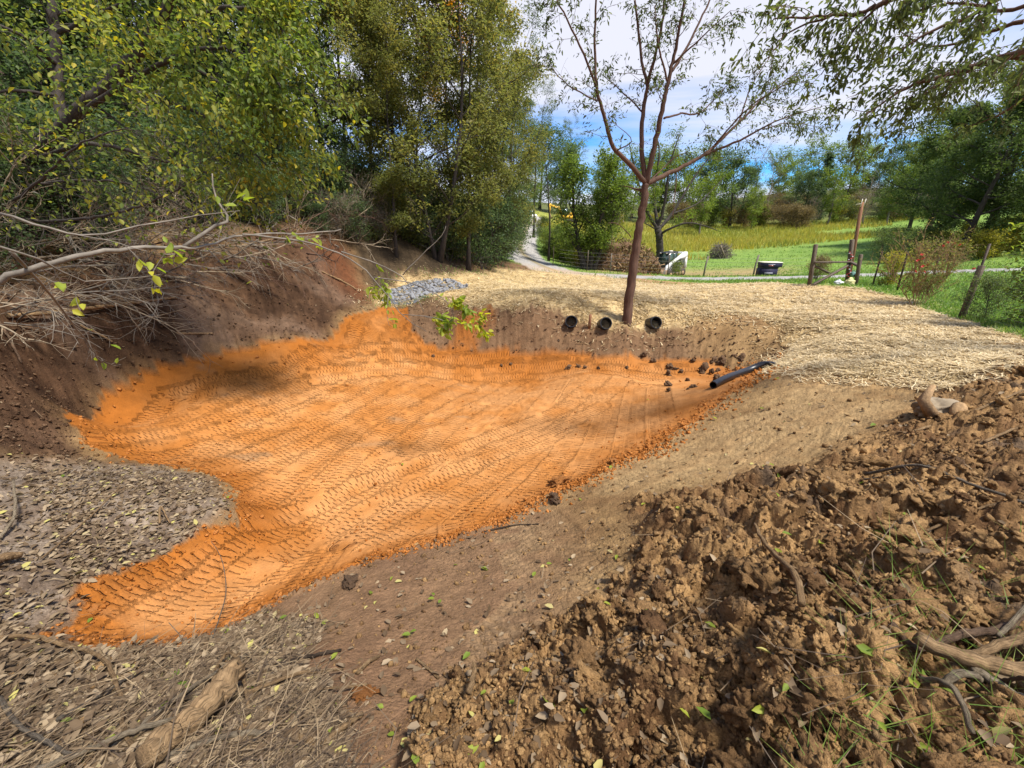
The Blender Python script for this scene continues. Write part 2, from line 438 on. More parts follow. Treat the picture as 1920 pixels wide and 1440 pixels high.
PF = poly_lp([(-200,1220),(60,1205),(300,1225),(480,1165),(600,1170),(560,1250),(640,1330),(640,1600),(300,1750),(-100,1700),(-400,1600)])   # brush litter bottom left
# road centre lines (ground metres) and half widths
RD = [np.array([at_d(1042,508,25)[:2], at_d(1000,489,31)[:2], at_d(975,467,37)[:2], at_d(978,444,45)[:2], at_d(990,425,56)[:2], at_d(1003,408,80)[:2]]),
      np.array([at_d(985,497,28.5)[:2], at_d(1060,511,25.2)[:2], at_d(1200,518,24.2)[:2], at_d(1450,520.5,24)[:2], at_d(1650,514,24.2)[:2], at_d(1900,504,26)[:2], [60, 30]])]
def polydist(X, Y, pl):
    d = np.full(X.shape, 1e9); sarc = np.zeros(X.shape); side = np.zeros(X.shape); acc = 0.0
    for a, b in zip(pl[:-1], pl[1:]):
        e = b - a; L = math.hypot(*e)
        t = np.clip(((X - a[0]) * e[0] + (Y - a[1]) * e[1]) / (L * L), 0, 1)
        dx, dy = X - a[0] - t * e[0], Y - a[1] - t * e[1]
        dd = np.hypot(dx, dy); m = dd < d
        d = np.where(m, dd, d); sarc = np.where(m, acc + t * L, sarc); side = np.where(m, np.sign(e[0] * dy - e[1] * dx), side)
        acc += L
    return d, sarc, side
def spline(pts, n=24):
    p = np.asarray(pts, float); t = np.linspace(0, len(p) - 1, n); i = np.clip(t.astype(int), 0, len(p) - 2); f = (t - i)[:, None]
    pm = p[np.clip(i - 1, 0, len(p) - 1)]; p0 = p[i]; p1 = p[i + 1]; p2 = p[np.clip(i + 2, 0, len(p) - 1)]
    return 0.5 * (2 * p0 + (p1 - pm) * f + (2 * pm - 5 * p0 + 4 * p1 - p2) * f ** 2 + (3 * p0 - pm - 3 * p1 + p2) * f ** 3)
RD = [spline(r, 30) for r in RD]

# track marks pressed by the loader: centre lines on the basin floor
rsT = np.random.RandomState(11)
TRK = []
def trk(pts, offs):
    c = spline([hit(*p)[:2] for p in pts], 9)
    tg = np.gradient(c, axis=0); nr = np.stack([-tg[:, 1], tg[:, 0]], 1); nr /= np.linalg.norm(nr, axis=1)[:, None]
    for o in offs: TRK.append(c + nr * o + rsT.normal(0, .03, (1, 2)))
trk([(300,1250),(560,1010),(800,830),(960,720),(1040,650)], [-3.4 + .42 * k for k in range(18)])
trk([(150,1190),(420,1010),(640,850),(820,740),(900,680)], (-.2,.25))
trk([(700,1020),(900,900),(1050,800),(1150,720),(1180,680)], (-.05,.4))
trk([(140,790),(300,730),(480,690),(620,650),(700,600)], (-.15,-.6,-1.05))
trk([(200,830),(400,790),(560,730),(680,670),(735,590)], (-.3,.15,.6))
trk([(660,672),(850,672),(1050,676),(1300,690)], (0,.5))
trk([(600,715),(800,702),(1000,706),(1250,715)], (0,.42))
trk([(300,1170),(500,1040),(700,940),(900,860),(1120,760)], (0,.45))
TRK2 = []
_t = TRK; TRK = []
trk([(880,1240),(1010,1110),(960,980)], (0,)); trk([(1150,1090),(1060,1020),(1000,960)], (0,.3)); trk([(1290,930),(1480,830),(1650,740)], (-.2,.3,.8)); trk([(1340,860),(1500,760),(1560,720)], (.0,))
TRK2 = TRK; TRK = _t

def treads(X, Y, lines, hw=0.2, pitch=0.068, depth=0.040):
    z = np.zeros(X.shape); hard = np.zeros(X.shape); tph = np.zeros(X.shape); tcc = np.zeros(X.shape)
    for i, pl in enumerate(lines):
        d, s, side = polydist(X, Y, pl)
        c = d * side; w = hw * (1 + .08 * math.sin(i * 7))
        ph = s / pitch + 0.5 * (np.floor((c + w) / (w * 0.5)) % 2) + .25 * vnoise(X * 3, Y * 3, i)
        f = ph - np.floor(ph)
        cc = ((c + w) / (w * .5)) % 1.0
        bar = sstep(.30, .40, f) * sstep(.74, .62, f) * sstep(.06, .16, cc) * sstep(.94, .84, cc)
        m = d < w
        worn = (.42 + .58 * sstep(.12, .5, vnoise(X * 1.1 + i * 5.3, Y * 1.1, i + 2))) * sstep(.12, .55, vnoise(X * 8, Y * 8, i))
        z = np.where(m, -depth * bar * worn - .003, z * 1.0)
        hard = np.where(m, worn, hard); tph = np.where(m, s / pitch + i * 3.3, tph); tcc = np.where(m, (c + w) / (w * .66) + 2 * i, tcc)
        z = z + np.where((d >= w) & (d < w + .05), .006 * vnoise(X * 14, Y * 14, i), 0)
    return z, hard, tph, tcc

GRAV = np.array([hit(*p)[:2] for p in ((745,572),(775,553),(815,541),(862,534))])

def surface(X, Y, want_col=False):
    """final height of the ground (and its soil colours and zones)"""
    X = np.asarray(X, float); Y = np.asarray(Y, float)
    z = base_z(X, Y)
    r = np.hypot(X, Y)
    wu = fbm(X * 1.7, Y * 1.7, 4, 1) * .035 + fbm(X * 9, Y * 9, 3, 4) * .012
    wv = fbm(X * 1.7 + 9, Y * 1.7, 4, 2) * .05 + fbm(X * 9 + 5, Y * 9, 3, 5) * .02
    u, v = lp(X, Y)
    small = np.clip(3.0 / (r + .5), .15, 1)
    uw, vw = u + wu * np.sqrt(small), v + wv * np.sqrt(small)
    kw_ = 1 - .7 * sstep(7, 9.5, r); so = np.maximum(sdist(PO, u + (uw - u) * kw_, v + (vw - v) * kw_), -.2); wo_ = sstep(-.002, .003, so)
    so2 = sdist(PO2, u + wu * .8, v + wv * .4); wo2 = sstep(-.02, .02, so2) * .85
    ss = sdist(PS, uw, vw); ws = sstep(-.012, .012, ss) * (1 - wo_)
    wl = sstep(-.02, .02, sdist(PL, uw, vw)) * (1 - wo_)
    wc = sstep(-.03, .06, sdist(PC, uw, vw)) * (1 - wo_) * (1 - ws)
    wr = sstep(-.03, .03, sdist(PR, uw, vw)) * (1 - wo_)
    wf = sstep(-.04, .04, sdist(PF, uw, vw)) * (1 - wo_) * (1 - wl)
    wg = sstep(-.01, .01, sdist(PG, uw, vw, 1.0)) * (1 - ws)
    far = sstep(25.5, 27.0, Y) * sstep(-.2, -.08, X / (Y + 1e-6) + .08 + .02 * fbm(X * .3, Y * .3, 2))
    wg = np.maximum(wg, far * (1 - ws))
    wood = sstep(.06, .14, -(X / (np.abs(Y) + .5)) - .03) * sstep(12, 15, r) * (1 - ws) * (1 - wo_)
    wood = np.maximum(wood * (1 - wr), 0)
    d1, s1, sd1 = polydist(X, Y, RD[0]); d2, s2, sd2 = polydist(X, Y, RD[1])
    e = .25 * fbm(X * 1.3, Y * 1.3, 3, 3)
    wd1 = sstep(1.75, 1.5, d1 + e); wd2 = sstep(1.55, 1.35, d2 + e)
    wd = np.maximum(wd1, wd2) * (1 - ws * .9)
    dgr, sgr, _ = polydist(X, Y, GRAV)
    # relief
    fine = np.clip(1.6 - r / 12, .0, 1)
    n_a = fbm(X * 3.2, Y * 3.2, 4, 0); n_b = fbm(X * 11, Y * 11, 4, 3)
    z = z + (.018 * n_a + .010 * n_b) * (1 - .6 * wo_)
    m = wc > .01
    if m.any():
        x, y = X[m], Y[m]
        wx, wy = x + .05 * fbm(x * 6, y * 6, 3, 1), y + .05 * fbm(x * 6 + 4, y * 6, 3, 2)
        f1, f2, c1 = worley(wx * 3.1, wy * 3.1, 1)
        g1, g2, c2 = worley(wx * 8.0, wy * 8.0, 3)
        h1, h2, c3 = worley(wx * 19.0, wy * 19.0, 4)
        k1, k2, c4 = worley(wx * 46.0, wy * 46.0, 5)
        big = .09 * (c1 - .35) * sstep(0, .35, f2 - f1) + .11 * np.clip(1 - (f1 / .8) ** 2, 0, 1) * c1
        mid = (.046) * np.sqrt(np.clip(1 - (g1 / .8) ** 2, 0, 1)) * (c2 * 1.5 - .2) - .014 * sstep(.16, .0, g2 - g1)
        sml = .024 * np.clip(1 - (h1 / .8) ** 2, 0, 1) * (c3 * 1.6 - .2) + .009 * np.sqrt(np.clip(1 - (k1 / .8) ** 2, 0, 1)) * c4
        rough = sstep(.15, .5, vnoise(x * 1.3 + 3, y * 1.3, 6)) * .55 + .45
        rough = rough * (1 - .55 * sstep(2.6, 4.6, np.hypot(x, y)))
        z[m] += wc[m] * ((big + mid) * rough * 1.15 + sml + .09 * fbm(x * 1.9, y * 1.9, 3, 5) * rough + .04 * fbm(x * 14, y * 14, 3, 1) + .020 * fbm(x * 40, y * 40, 3, 2) + .006 * fbm(x * 110, y * 110, 2, 4))
    m = wr > .01
    if m.any():
        x, y = X[m], Y[m]
        g1, g2, c2 = worley(x * 4.5 + n_b[m] * .6, y * 4.5 + n_a[m] * .5, 2); h1, h2, c3 = worley(x * 13, y * 13, 5)
        z[m] += wr[m] * (.13 * fbm(x * 1.3, y * 1.3, 4, 6) + .10 * np.sqrt(np.clip(1 - (g1 / .8) ** 2, 0, 1)) * (c2 - .2) + .025 * fbm(x * 16, y * 16, 3, 1) + .04 * np.sqrt(np.clip(1 - (h1 / .8) ** 2, 0, 1)) * c3)
    m = (wl > .01) | (wf > .01)
    if m.any():
        x, y = X[m], Y[m]
        g1, g2, c2 = worley(x * 24 + n_a[m], y * 30, 2)
        z[m] += np.maximum(wl, wf)[m] * (.03 * fbm(x * 2.1, y * 2.1, 3, 1) + .014 * c2 * sstep(0, .2, g2 - g1) + .035 * fbm(x * 5, y * 5, 2, 3))
    hard = np.zeros(X.shape); tph = np.zeros(X.shape); tcc = np.zeros(X.shape); hard2 = np.zeros(X.shape); crk = np.zeros(X.shape)
    m = (so > -.03) & (r < 16)
    if m.any():
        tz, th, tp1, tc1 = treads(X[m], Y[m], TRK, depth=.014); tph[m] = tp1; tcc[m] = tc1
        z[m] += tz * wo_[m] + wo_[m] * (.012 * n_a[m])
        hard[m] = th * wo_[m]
        ed = sstep(.09, .0, np.abs(so[m])) * sstep(.5, -.6, np.arctan2(Y[m] - 3, X[m]) - .9)
        h1, h2, c3 = worley(X[m] * 14, Y[m] * 14, 4)
        z[m] += ed * (.035 * np.sqrt(np.clip(1 - (h1 / .8) ** 2, 0, 1)) * c3 + .03 * n_b[m])
    m = (so < .01) & (r < 9) & (X > -1.5) & (wc < .9) & (ws < .5)
    if m.any():
        tz, th, tp1, tc1 = treads(X[m], Y[m], TRK2, .17, .07, .014); th = th * .3
        z[m] += tz * (1 - wc[m]); hard2[m] = th * (1 - wc[m])
        f1, f2, c1 = worley(X[m] * 9 + n_a[m], Y[m] * 9, 6)
        crk[m] = sstep(.05, .015, f2 - f1) * sstep(.45, .65, vnoise(X[m] * 1.6, Y[m] * 1.6, 7)) * (1 - wc[m])
        z[m] -= .008 * crk[m]
    z = z + ws * (.02 * n_a + .018 * n_b)
    fb_ = sstep(7.0, 9.0, Y) * sstep(13.5, 12, Y) * sstep(6, 4.5, X) * sstep(-4.5, -3, X) * (1 - ws) * (1 - wo_)
    z = z + fb_ * (.06 * n_a + .06 * n_b + .05 * np.abs(n_b))
    z = z + wg * .05 * fbm(X * .8, Y * .8, 3, 2)
    rut = np.exp(-((np.abs(d1) - .75) / .28) ** 2) * wd1
    z = z - .05 * rut
    if not want_col: return z
    # soil and cover colours (albedo)
    def c3_(a): return np.array(a)[None, :]
    big = (fbm(X * .5, Y * .5, 3, 6) * .5 + .5)[:, None]; md = (fbm(X * 2.3, Y * 2.3, 4, 7) * .5 + .5)[:, None]; fn = (fbm(X * 13, Y * 13, 3, 5) * .5 + .5)[:, None]
    def mx(a, b, t): return a + (b - a) * t
    soil = mx(c3_((.16,.088,.038)), c3_((.31,.195,.085)), sstep(.25, .75, md * .7 + big * .3))
    soil = mx(soil, c3_((.315,.20,.092)), (sstep(.35, .6, fbm(X * 1.4 + 4, Y * 1.4, 4, 2) * .5 + .5) * sstep(.4, 1.2, X))[:, None] * .9)
    soil = mx(soil, c3_((.20,.115,.065)), (sstep(.8, .0, X) * sstep(4.5, 3, r))[:, None] * .8)
    soil = mx(soil, c3_((.42,.32,.17)), (hard2 * .5)[:, None])
    soil = mx(soil, c3_((.09,.06,.035)), (crk * .6)[:, None])
    # bank under the straw: dull brown
    bk = (sstep(6.5, 8.5, Y) * sstep(5.5, 4.0, X) * sstep(-4.5, -3, X))[:, None]
    soil = mx(soil, mx(c3_((.105,.058,.030)), c3_((.21,.125,.068)), fn * .6 + md * .4), bk)
    clod = mx(c3_((.115,.060,.027)), c3_((.36,.215,.092)), sstep(.28, .78, md * .5 + fn * .5))
    clod = mx(clod, c3_((.095,.07,.05)), sstep(.58, .8, fbm(X * 3 + 9, Y * 3, 3, 4) * .5 + .5)[:, None] * .7)
    C = mx(soil, clod, wc[:, None])
    bank = mx(c3_((.038,.020,.011)), c3_((.10,.054,.029)), sstep(.3, .75, md * .6 + fn * .4))
    bank = mx(bank, c3_((.15,.095,.062)), (sstep(.5, .75, fbm(X * .9, Y * .9, 3, 1) * .5 + .5) * sstep(2.6, .2, z))[:, None] * .75)
    bank = mx(bank, c3_((.14,.052,.022)), (np.exp(-((X + 5.1) ** 2 + (Y - 14.2) ** 2) / 1.6))[:, None] * .9)
    C = mx(C, bank, wr[:, None])
    leafc = mx(c3_((.115,.080,.055)), c3_((.25,.195,.145)), sstep(.3, .75, fn * .6 + md * .4))
    C = mx(C, leafc, wl[:, None])
    C = mx(C, mx(c3_((.09,.06,.035)), c3_((.24,.17,.10)), fn), wf[:, None] * .9)
    clay = mx(c3_((.385,.150,.036)), c3_((.46,.215,.075)), sstep(.3, .7, big * .4 + md * .6))
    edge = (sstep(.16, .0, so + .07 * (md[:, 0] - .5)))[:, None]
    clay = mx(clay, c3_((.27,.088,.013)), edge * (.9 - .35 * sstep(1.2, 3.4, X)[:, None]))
    clay = mx(clay, c3_((.22,.15,.085)), (sstep(.80, .9, fbm(X * .8 + 3, Y * 2.0, 3, 3) * .5 + .5))[:, None] * .5)
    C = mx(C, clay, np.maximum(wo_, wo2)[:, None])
    strw = mx(c3_((.34,.235,.105)), c3_((.58,.435,.225)), fn * .6 + md * .4)
    thin = sstep(.35, .6, md[:, 0] + .25 * sstep(.0, .06, ss))
    C = mx(C, strw, (ws * (.6 + .4 * thin))[:, None])
    grass = mx(c3_((.10,.18,.034)), c3_((.20,.28,.06)), md * .6 + big * .4)
    grass = mx(grass, c3_((.30,.215,.10)), (sstep(.25, .45, big[:, 0] + .25 * fn[:, 0]) * sstep(27, 28, Y) * sstep(44, 38, Y) * sstep(3, 7, X) * sstep(.72, .6, X / (Y + 1e-6)))[:, None] * .9)
    gold = sstep(52, 66, Y + 6 * (big[:, 0] - .5) + 30 * (np.clip(.5 - X / (Y + 1e-6), -.5, 0))) * sstep(.62, .25, np.abs(X / (Y + 1e-6) - .25))
    grass = mx(grass, mx(c3_((.21,.24,.045)), c3_((.30,.27,.06)), md), (gold * .85)[:, None])
    grass = mx(grass, c3_((.10,.11,.035)), sstep(95, 110, Y)[:, None])
    C = mx(C, grass, (wg * (1 - wo_))[:, None])
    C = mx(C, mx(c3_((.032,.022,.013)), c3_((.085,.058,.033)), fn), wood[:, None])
    road = mx(c3_((.25,.235,.22)), c3_((.36,.34,.32)), fn)
    mid_ = np.exp(-(d1 / .32) ** 2)[:, None] * c3_((1, 1, 1)).mean()
    road = mx(road, mx(c3_((.16,.14,.04)), c3_((.25,.17,.08)), md), mid_ * .85)
    road = mx(road, c3_((.42,.27,.14)), (sstep(4, 0, np.hypot(X - 3.0, Y - 25)))[:, None] * .6)
    C = mx(C, road, wd[:, None])
    zone = np.zeros(X.shape, int)
    zone[wo_ > .5] = 1; zone[ws > .5] = 2; zone[wg > .5] = 3; zone[wood > .5] = 4; zone[wd > .5] = 5; zone[wl > .5] = 6; zone[(wr > .5)] = 7; zone[wo_ > .5] = 1
    return z, C, zone, dict(so=so, ss=ss, ws=ws, wg=wg, wl=wl, wf=wf, wr=wr, wc=wc, wd=wd, wood=wood, wo=wo_, trk=np.stack([tph, tcc, hard], 1))

def make_ground():
    uu = np.concatenate([np.linspace(-2.4, -1.4, 140)[:-1], np.linspace(-1.4, 1.4, 1010), np.linspace(1.4, 2.4, 140)[1:]])
    az = np.arctan(uu)
    a1 = az[-1]
    az = np.concatenate([np.linspace(-math.pi, -a1, 40)[:-1], az, np.linspace(a1, math.pi, 40)[1:]])
    rows = []
    for py in np.arange(1640, 472, -2.35):
        a, f, u = ray(960, py); rows.append(2.25 * f / -u)
    rr = np.concatenate([np.geomspace(.18, rows[0], 60)[:-1], rows, np.geomspace(rows[-1], 1500, 46)[1:]])
    R_, A = np.meshgrid(rr, az, indexing='ij')
    X, Y = (R_ * np.sin(A)).ravel(), (R_ * np.cos(A)).ravel()
    z, C, zone, W = surface(X, Y, True)
    nr, na = R_.shape
    w = W['wc'] * np.clip((R_.ravel() - .3) * 2, 0, 1); sz = z * 3
    V = np.stack([X + w * (.024 * fbm(X * 7 + sz, Y * 7, 3, 2) + .012 * fbm(X * 26, Y * 26 + sz * 3, 2, 3)), Y + w * (.024 * fbm(X * 7 + 5, Y * 7 - sz, 3, 4) + .012 * fbm(X * 26 + 3, Y * 26, 2, 6)), z], 1)
    i = (np.arange(nr - 1)[:, None] * na + np.arange(na - 1)[None]).ravel()
    Q = np.stack([i, i + 1, i + na + 1, i + na], 1)[:, ::-1]
    fz = np.max(zone[Q], axis=1) * 0 + zone[Q[:, 0]]
    names = ['ground', 'pond_floor', 'straw_covered_bank', 'grass_field', 'woodland_floor', 'gravel_road', 'leaf_litter_ledge', 'dirt_bank']
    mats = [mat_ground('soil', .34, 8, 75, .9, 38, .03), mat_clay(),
            mat_ground('strawy_soil', .28, 14, 110, .7, 70, .03), mat_ground('turf', .30, 2.5, 25, .6, 20, .05),
            mat_ground('leaf_mould', .4, 5, 40, .6, 25, .04), mat_ground('gravel', .25, 4, 60, .5, 60, .02),
            mat_ground('old_leaves', .45, 20, 90, .7, 60, .02), mat_ground('dark_earth', .35, 7, 60, .7, 35, .03)]
    for k, nm in enumerate(names):
        q = Q[fz == k]
        if not len(q): continue
        ids, inv = np.unique(q, return_inverse=True)
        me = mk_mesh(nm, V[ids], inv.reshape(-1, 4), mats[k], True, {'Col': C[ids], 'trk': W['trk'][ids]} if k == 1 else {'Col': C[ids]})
        obj(nm, me, kind='structure')
    W['rc'] = np.hypot(X, Y)
    return V, zone, W
GV, GZONE, GW_ = make_ground()
print('ground', round(time.time() - T0, 1))
def gz(x, y): return float(surface(np.array([x]), np.array([y]))[0])
def gpt(px, py, lift=0.0):
    """point of the finished ground seen at a photo pixel"""
    p = hit(px, py)
    return np.array([p[0], p[1], gz(p[0], p[1]) + lift])

# ------------------------------------------------------------------ shared materials
M = {}
M['bark_dark'] = mat_surface('bark_dark', (.055,.045,.038), .95, .4, 5, .8, 14, stretch=(3, 3, .6), bdist=.03)
M['bark_brown'] = mat_surface('bark_brown', (.105,.058,.038), .9, .35, 6, .7, 20, stretch=(4, 4, .7), bdist=.012)
M['bark_grey'] = mat_surface('bark_grey', (.17,.145,.115), .9, .35, 9, .5, 30, bdist=.008)
M['bark_pale'] = mat_surface('bark_pale', (.25,.195,.13), .9, .3, 7, .4, 30, bdist=.008)
M['dead_wood'] = mat_surface('dead_wood', (.27,.17,.085), .9, .45, 14, .8, 45, bdist=.012)
M['muddy_wood'] = mat_surface('muddy_wood', (.31,.205,.105), .95, .35, 22, 1.0, 60, bdist=.015)
M['old_timber'] = mat_surface('old_timber', (.105,.08,.057), .9, .45, 7, .6, 40, stretch=(6, 6, .8), bdist=.006)
M['red_timber'] = mat_surface('red_timber', (.21,.10,.05), .85, .3, 7, .5, 40, stretch=(6, 6, .8), bdist=.006)
M['rust_steel'] = mat_surface('rust_steel', (.075,.055,.045), .7, .4, 25, .3, 60, metallic=.3)
M['wire'] = mat_surface('wire', (.10,.095,.09), .5, .3, 20, 0, metallic=.6)
M['black_plastic'] = mat_surface('black_plastic', (.012,.012,.014), .38, .3, 12, .1, 60, spec=.5)
M['grey_stone'] = mat_surface('grey_stone', (.215,.215,.225), .9, .5, 9, .6, 30, bdist=.015)
M['fabric_grey'] = mat_surface('fabric_grey', (.10,.105,.115), .9, .3, 12, .4, 90)
M['clod'] = mat_surface('clod', (.13,.075,.04), .97, .45, 18, 1.0, 50, bdist=.015)
M['clod_orange'] = mat_surface('clod_orange', (.36,.14,.035), .97, .35, 18, 1.0, 50, bdist=.015)
M['white_paint'] = mat_surface('white_paint', (.72,.71,.68), .4, .12, 3, .05, 30, spec=.5)
M['black_paint'] = mat_surface('black_paint', (.015,.015,.016), .5, .3, 5, .05, 30, spec=.5)
M['rubber'] = mat_surface('rubber', (.045,.035,.028), .9, .5, 8, .5, 30)
M['muddy_steel'] = mat_surface('muddy_steel', (.30,.20,.12), .9, .4, 6, .5, 30)
M['yellow_paint'] = mat_surface('yellow_paint', (.75,.42,.03), .45, .15, 3, .05, 30, spec=.5)
M['navy'] = mat_surface('navy', (.022,.020,.050), .6, .35, 6, .1, 40)
M['pale_print'] = mat_surface('pale_print', (.32,.31,.38), .6, .3, 30, 0)
M['red_print'] = mat_surface('red_print', (.22,.06,.06), .6, .3, 30, 0)
M['cream'] = mat_surface('cream', (.72,.66,.55), .7, .12, 5, .1, 40)
M['bag_white'] = mat_surface('bag_white', (.62,.62,.66), .6, .2, 9, .3, 20)
M['bag_yellow'] = mat_surface('bag_yellow', (.55,.50,.24), .6, .25, 9, .3, 20)
M['teal'] = mat_surface('teal', (.16,.30,.27), .5, .3, 9, .1, 20)
M['red_ribbon'] = mat_surface('red_ribbon', (.50,.05,.05), .6, .3, 20, .1, 20)
M['flower_red'] = mat_surface('flower_red', (.75,.10,.085), .6, .3, 25, .2, 30)
def mat_glass(name):
    m, t, nn, ln = new_mat(name)
    p = nn('ShaderNodeBsdfPrincipled'); p.inputs['Base Color'].default_value = (.05, .085, .07, 1)
    p.inputs['Roughness'].default_value = .06; p.inputs['Specular IOR Level'].default_value = .8
    o = nn('ShaderNodeOutputMaterial'); ln(p.outputs[0], o.inputs[0]); return m
M['glass'] = mat_glass('tinted_glass')
G1, G2, G3 = (.030,.050,.018), (.065,.105,.028), (.13,.17,.045)
M['leaf_dark'] = mat_leaf('leaf_dark', [(0, (.032,.056,.026)), (.5, (.066,.105,.04)), (1, (.135,.18,.055))], .42)
M['leaf_mid'] = mat_leaf('leaf_mid', [(0, (.045,.072,.022)), (.5, (.095,.135,.036)), (1, (.19,.22,.055))], .42)
M['leaf_near'] = mat_leaf('leaf_near', [(0, (.06,.10,.024)), (.4, (.13,.18,.036)), (.75, (.27,.28,.05)), (.93, (.45,.37,.045)), (1, (.48,.26,.03))], .5)
M['leaf_bright'] = mat_leaf('leaf_bright', [(0, (.16,.24,.035)), (.6, (.30,.36,.05)), (1, (.50,.45,.05))], .5)
M['leaf_olive'] = mat_leaf('leaf_olive', [(0, (.07,.085,.026)), (.5, (.145,.155,.042)), (.85, (.25,.215,.055)), (1, (.36,.24,.045))], .55)
M['leaf_gold'] = mat_leaf('leaf_gold', [(0, (.075,.080,.022)), (.4, (.17,.14,.03)), (.75, (.36,.21,.025)), (1, (.48,.22,.02))], .45)
M['leaf_lime'] = mat_leaf('leaf_lime', [(0, (.075,.115,.022)), (.5, (.15,.205,.035)), (1, (.28,.30,.05))], .45)
M['leaf_walnut'] = mat_leaf('leaf_walnut', [(0, (.045,.060,.022)), (.5, (.085,.115,.035)), (1, (.17,.20,.05))], .4)
M['leaf_rust'] = mat_leaf('leaf_rust', [(0, (.085,.065,.030)), (.5, (.16,.12,.05)), (1, (.26,.19,.07))], .35)
M['leaf_grey'] = mat_leaf('leaf_grey', [(0, (.09,.085,.07)), (1, (.22,.21,.18))], .3)
M['goldenrod'] = mat_leaf('goldenrod', [(0, (.13,.15,.03)), (.5, (.30,.27,.04)), (1, (.46,.36,.05))], .4)
M['straw'] = mat_leaf('straw', [(0, (.29,.205,.095)), (.5, (.56,.44,.245)), (1, (.73,.62,.41))], .25)
M['grass_blade'] = mat_leaf('grass_blade', [(0, (.075,.15,.027)), (.6, (.15,.25,.045)), (1, (.28,.33,.075))], .4)
M['dry_grass'] = mat_leaf('dry_grass', [(0, (.14,.20,.04)), (.5, (.30,.29,.055)), (1, (.46,.36,.08))], .4)
M['litter_leaf'] = mat_leaf('litter_leaf', [(0, (.095,.062,.036)), (.6, (.20,.145,.09)), (.93, (.31,.235,.15)), (1, (.38,.34,.10))], .1, .8, .05)
M['twig_litter'] = mat_leaf('twig_litter', [(0, (.05,.033,.02)), (.6, (.12,.08,.045)), (1, (.27,.195,.11))], .0)

# ------------------------------------------------------------------ plants: growing tools
def unit(v): return v / (np.linalg.norm(v, axis=-1, keepdims=True) + 1e-9)
def leaf_mesh(name, P, A, Nn, S, mat, lv, wid=.5, fold=.14, fine=False):
    """folded four-point leaves: P base, A axis, Nn normal, S length"""
    A = unit(A); side = unit(np.cross(A, Nn)); Nn = np.cross(side, A); S = S[:, None]
    if fine:
        g = lambda a, b, c: P + A * S * a + side * S * wid * b + Nn * S * c
        V = np.stack([P, g(.3, .46, .10), g(.7, .34, .04), g(1., 0, -.14), g(.7, -.34, .04), g(.3, -.46, .10)], 1).reshape(-1, 3)
        i = np.arange(len(P))[:, None] * 6
        return mk_mesh(name, V, np.concatenate([i + [[0, 1, 2, 3]], i + [[0, 3, 4, 5]]]), mat, False, {'lv': np.repeat(np.clip(lv, 0, 1), 6)})
    v0 = P; v2 = P + A * S - Nn * S * .08
    v1 = P + A * S * .45 + side * S * wid * .5 + Nn * S * fold; v3 = P + A * S * .45 - side * S * wid * .5 + Nn * S * fold
    V = np.stack([v0, v1, v2, v3], 1).reshape(-1, 3)
    i = np.arange(len(P))[:, None] * 4
    F = np.concatenate([i + [[0, 1, 2]], i + [[0, 2, 3]]])
    return mk_mesh(name, V, F, mat, False, {'lv': np.repeat(np.clip(lv, 0, 1), 4)})
def wander(rg, p, d, L, n, w, up):
    pts = [p]; d = np.array(d, float)
    for _ in range(n):
        d = unit(d + rg.normal(0, w, 3) + np.array([0, 0, up])); pts.append(pts[-1] + d * L / n)
    return np.array(pts)
def side_dir(rg, d, ang):
    p = unit(np.cross(d, rg.normal(0, 1, 3))); return unit(d * math.cos(ang) + p * math.sin(ang))
def interp(pts, t):
    k = t * (len(pts) - 1); i = min(int(k), len(pts) - 2); return pts[i] + (pts[i + 1] - pts[i]) * (k - i), unit(pts[i + 1] - pts[i])
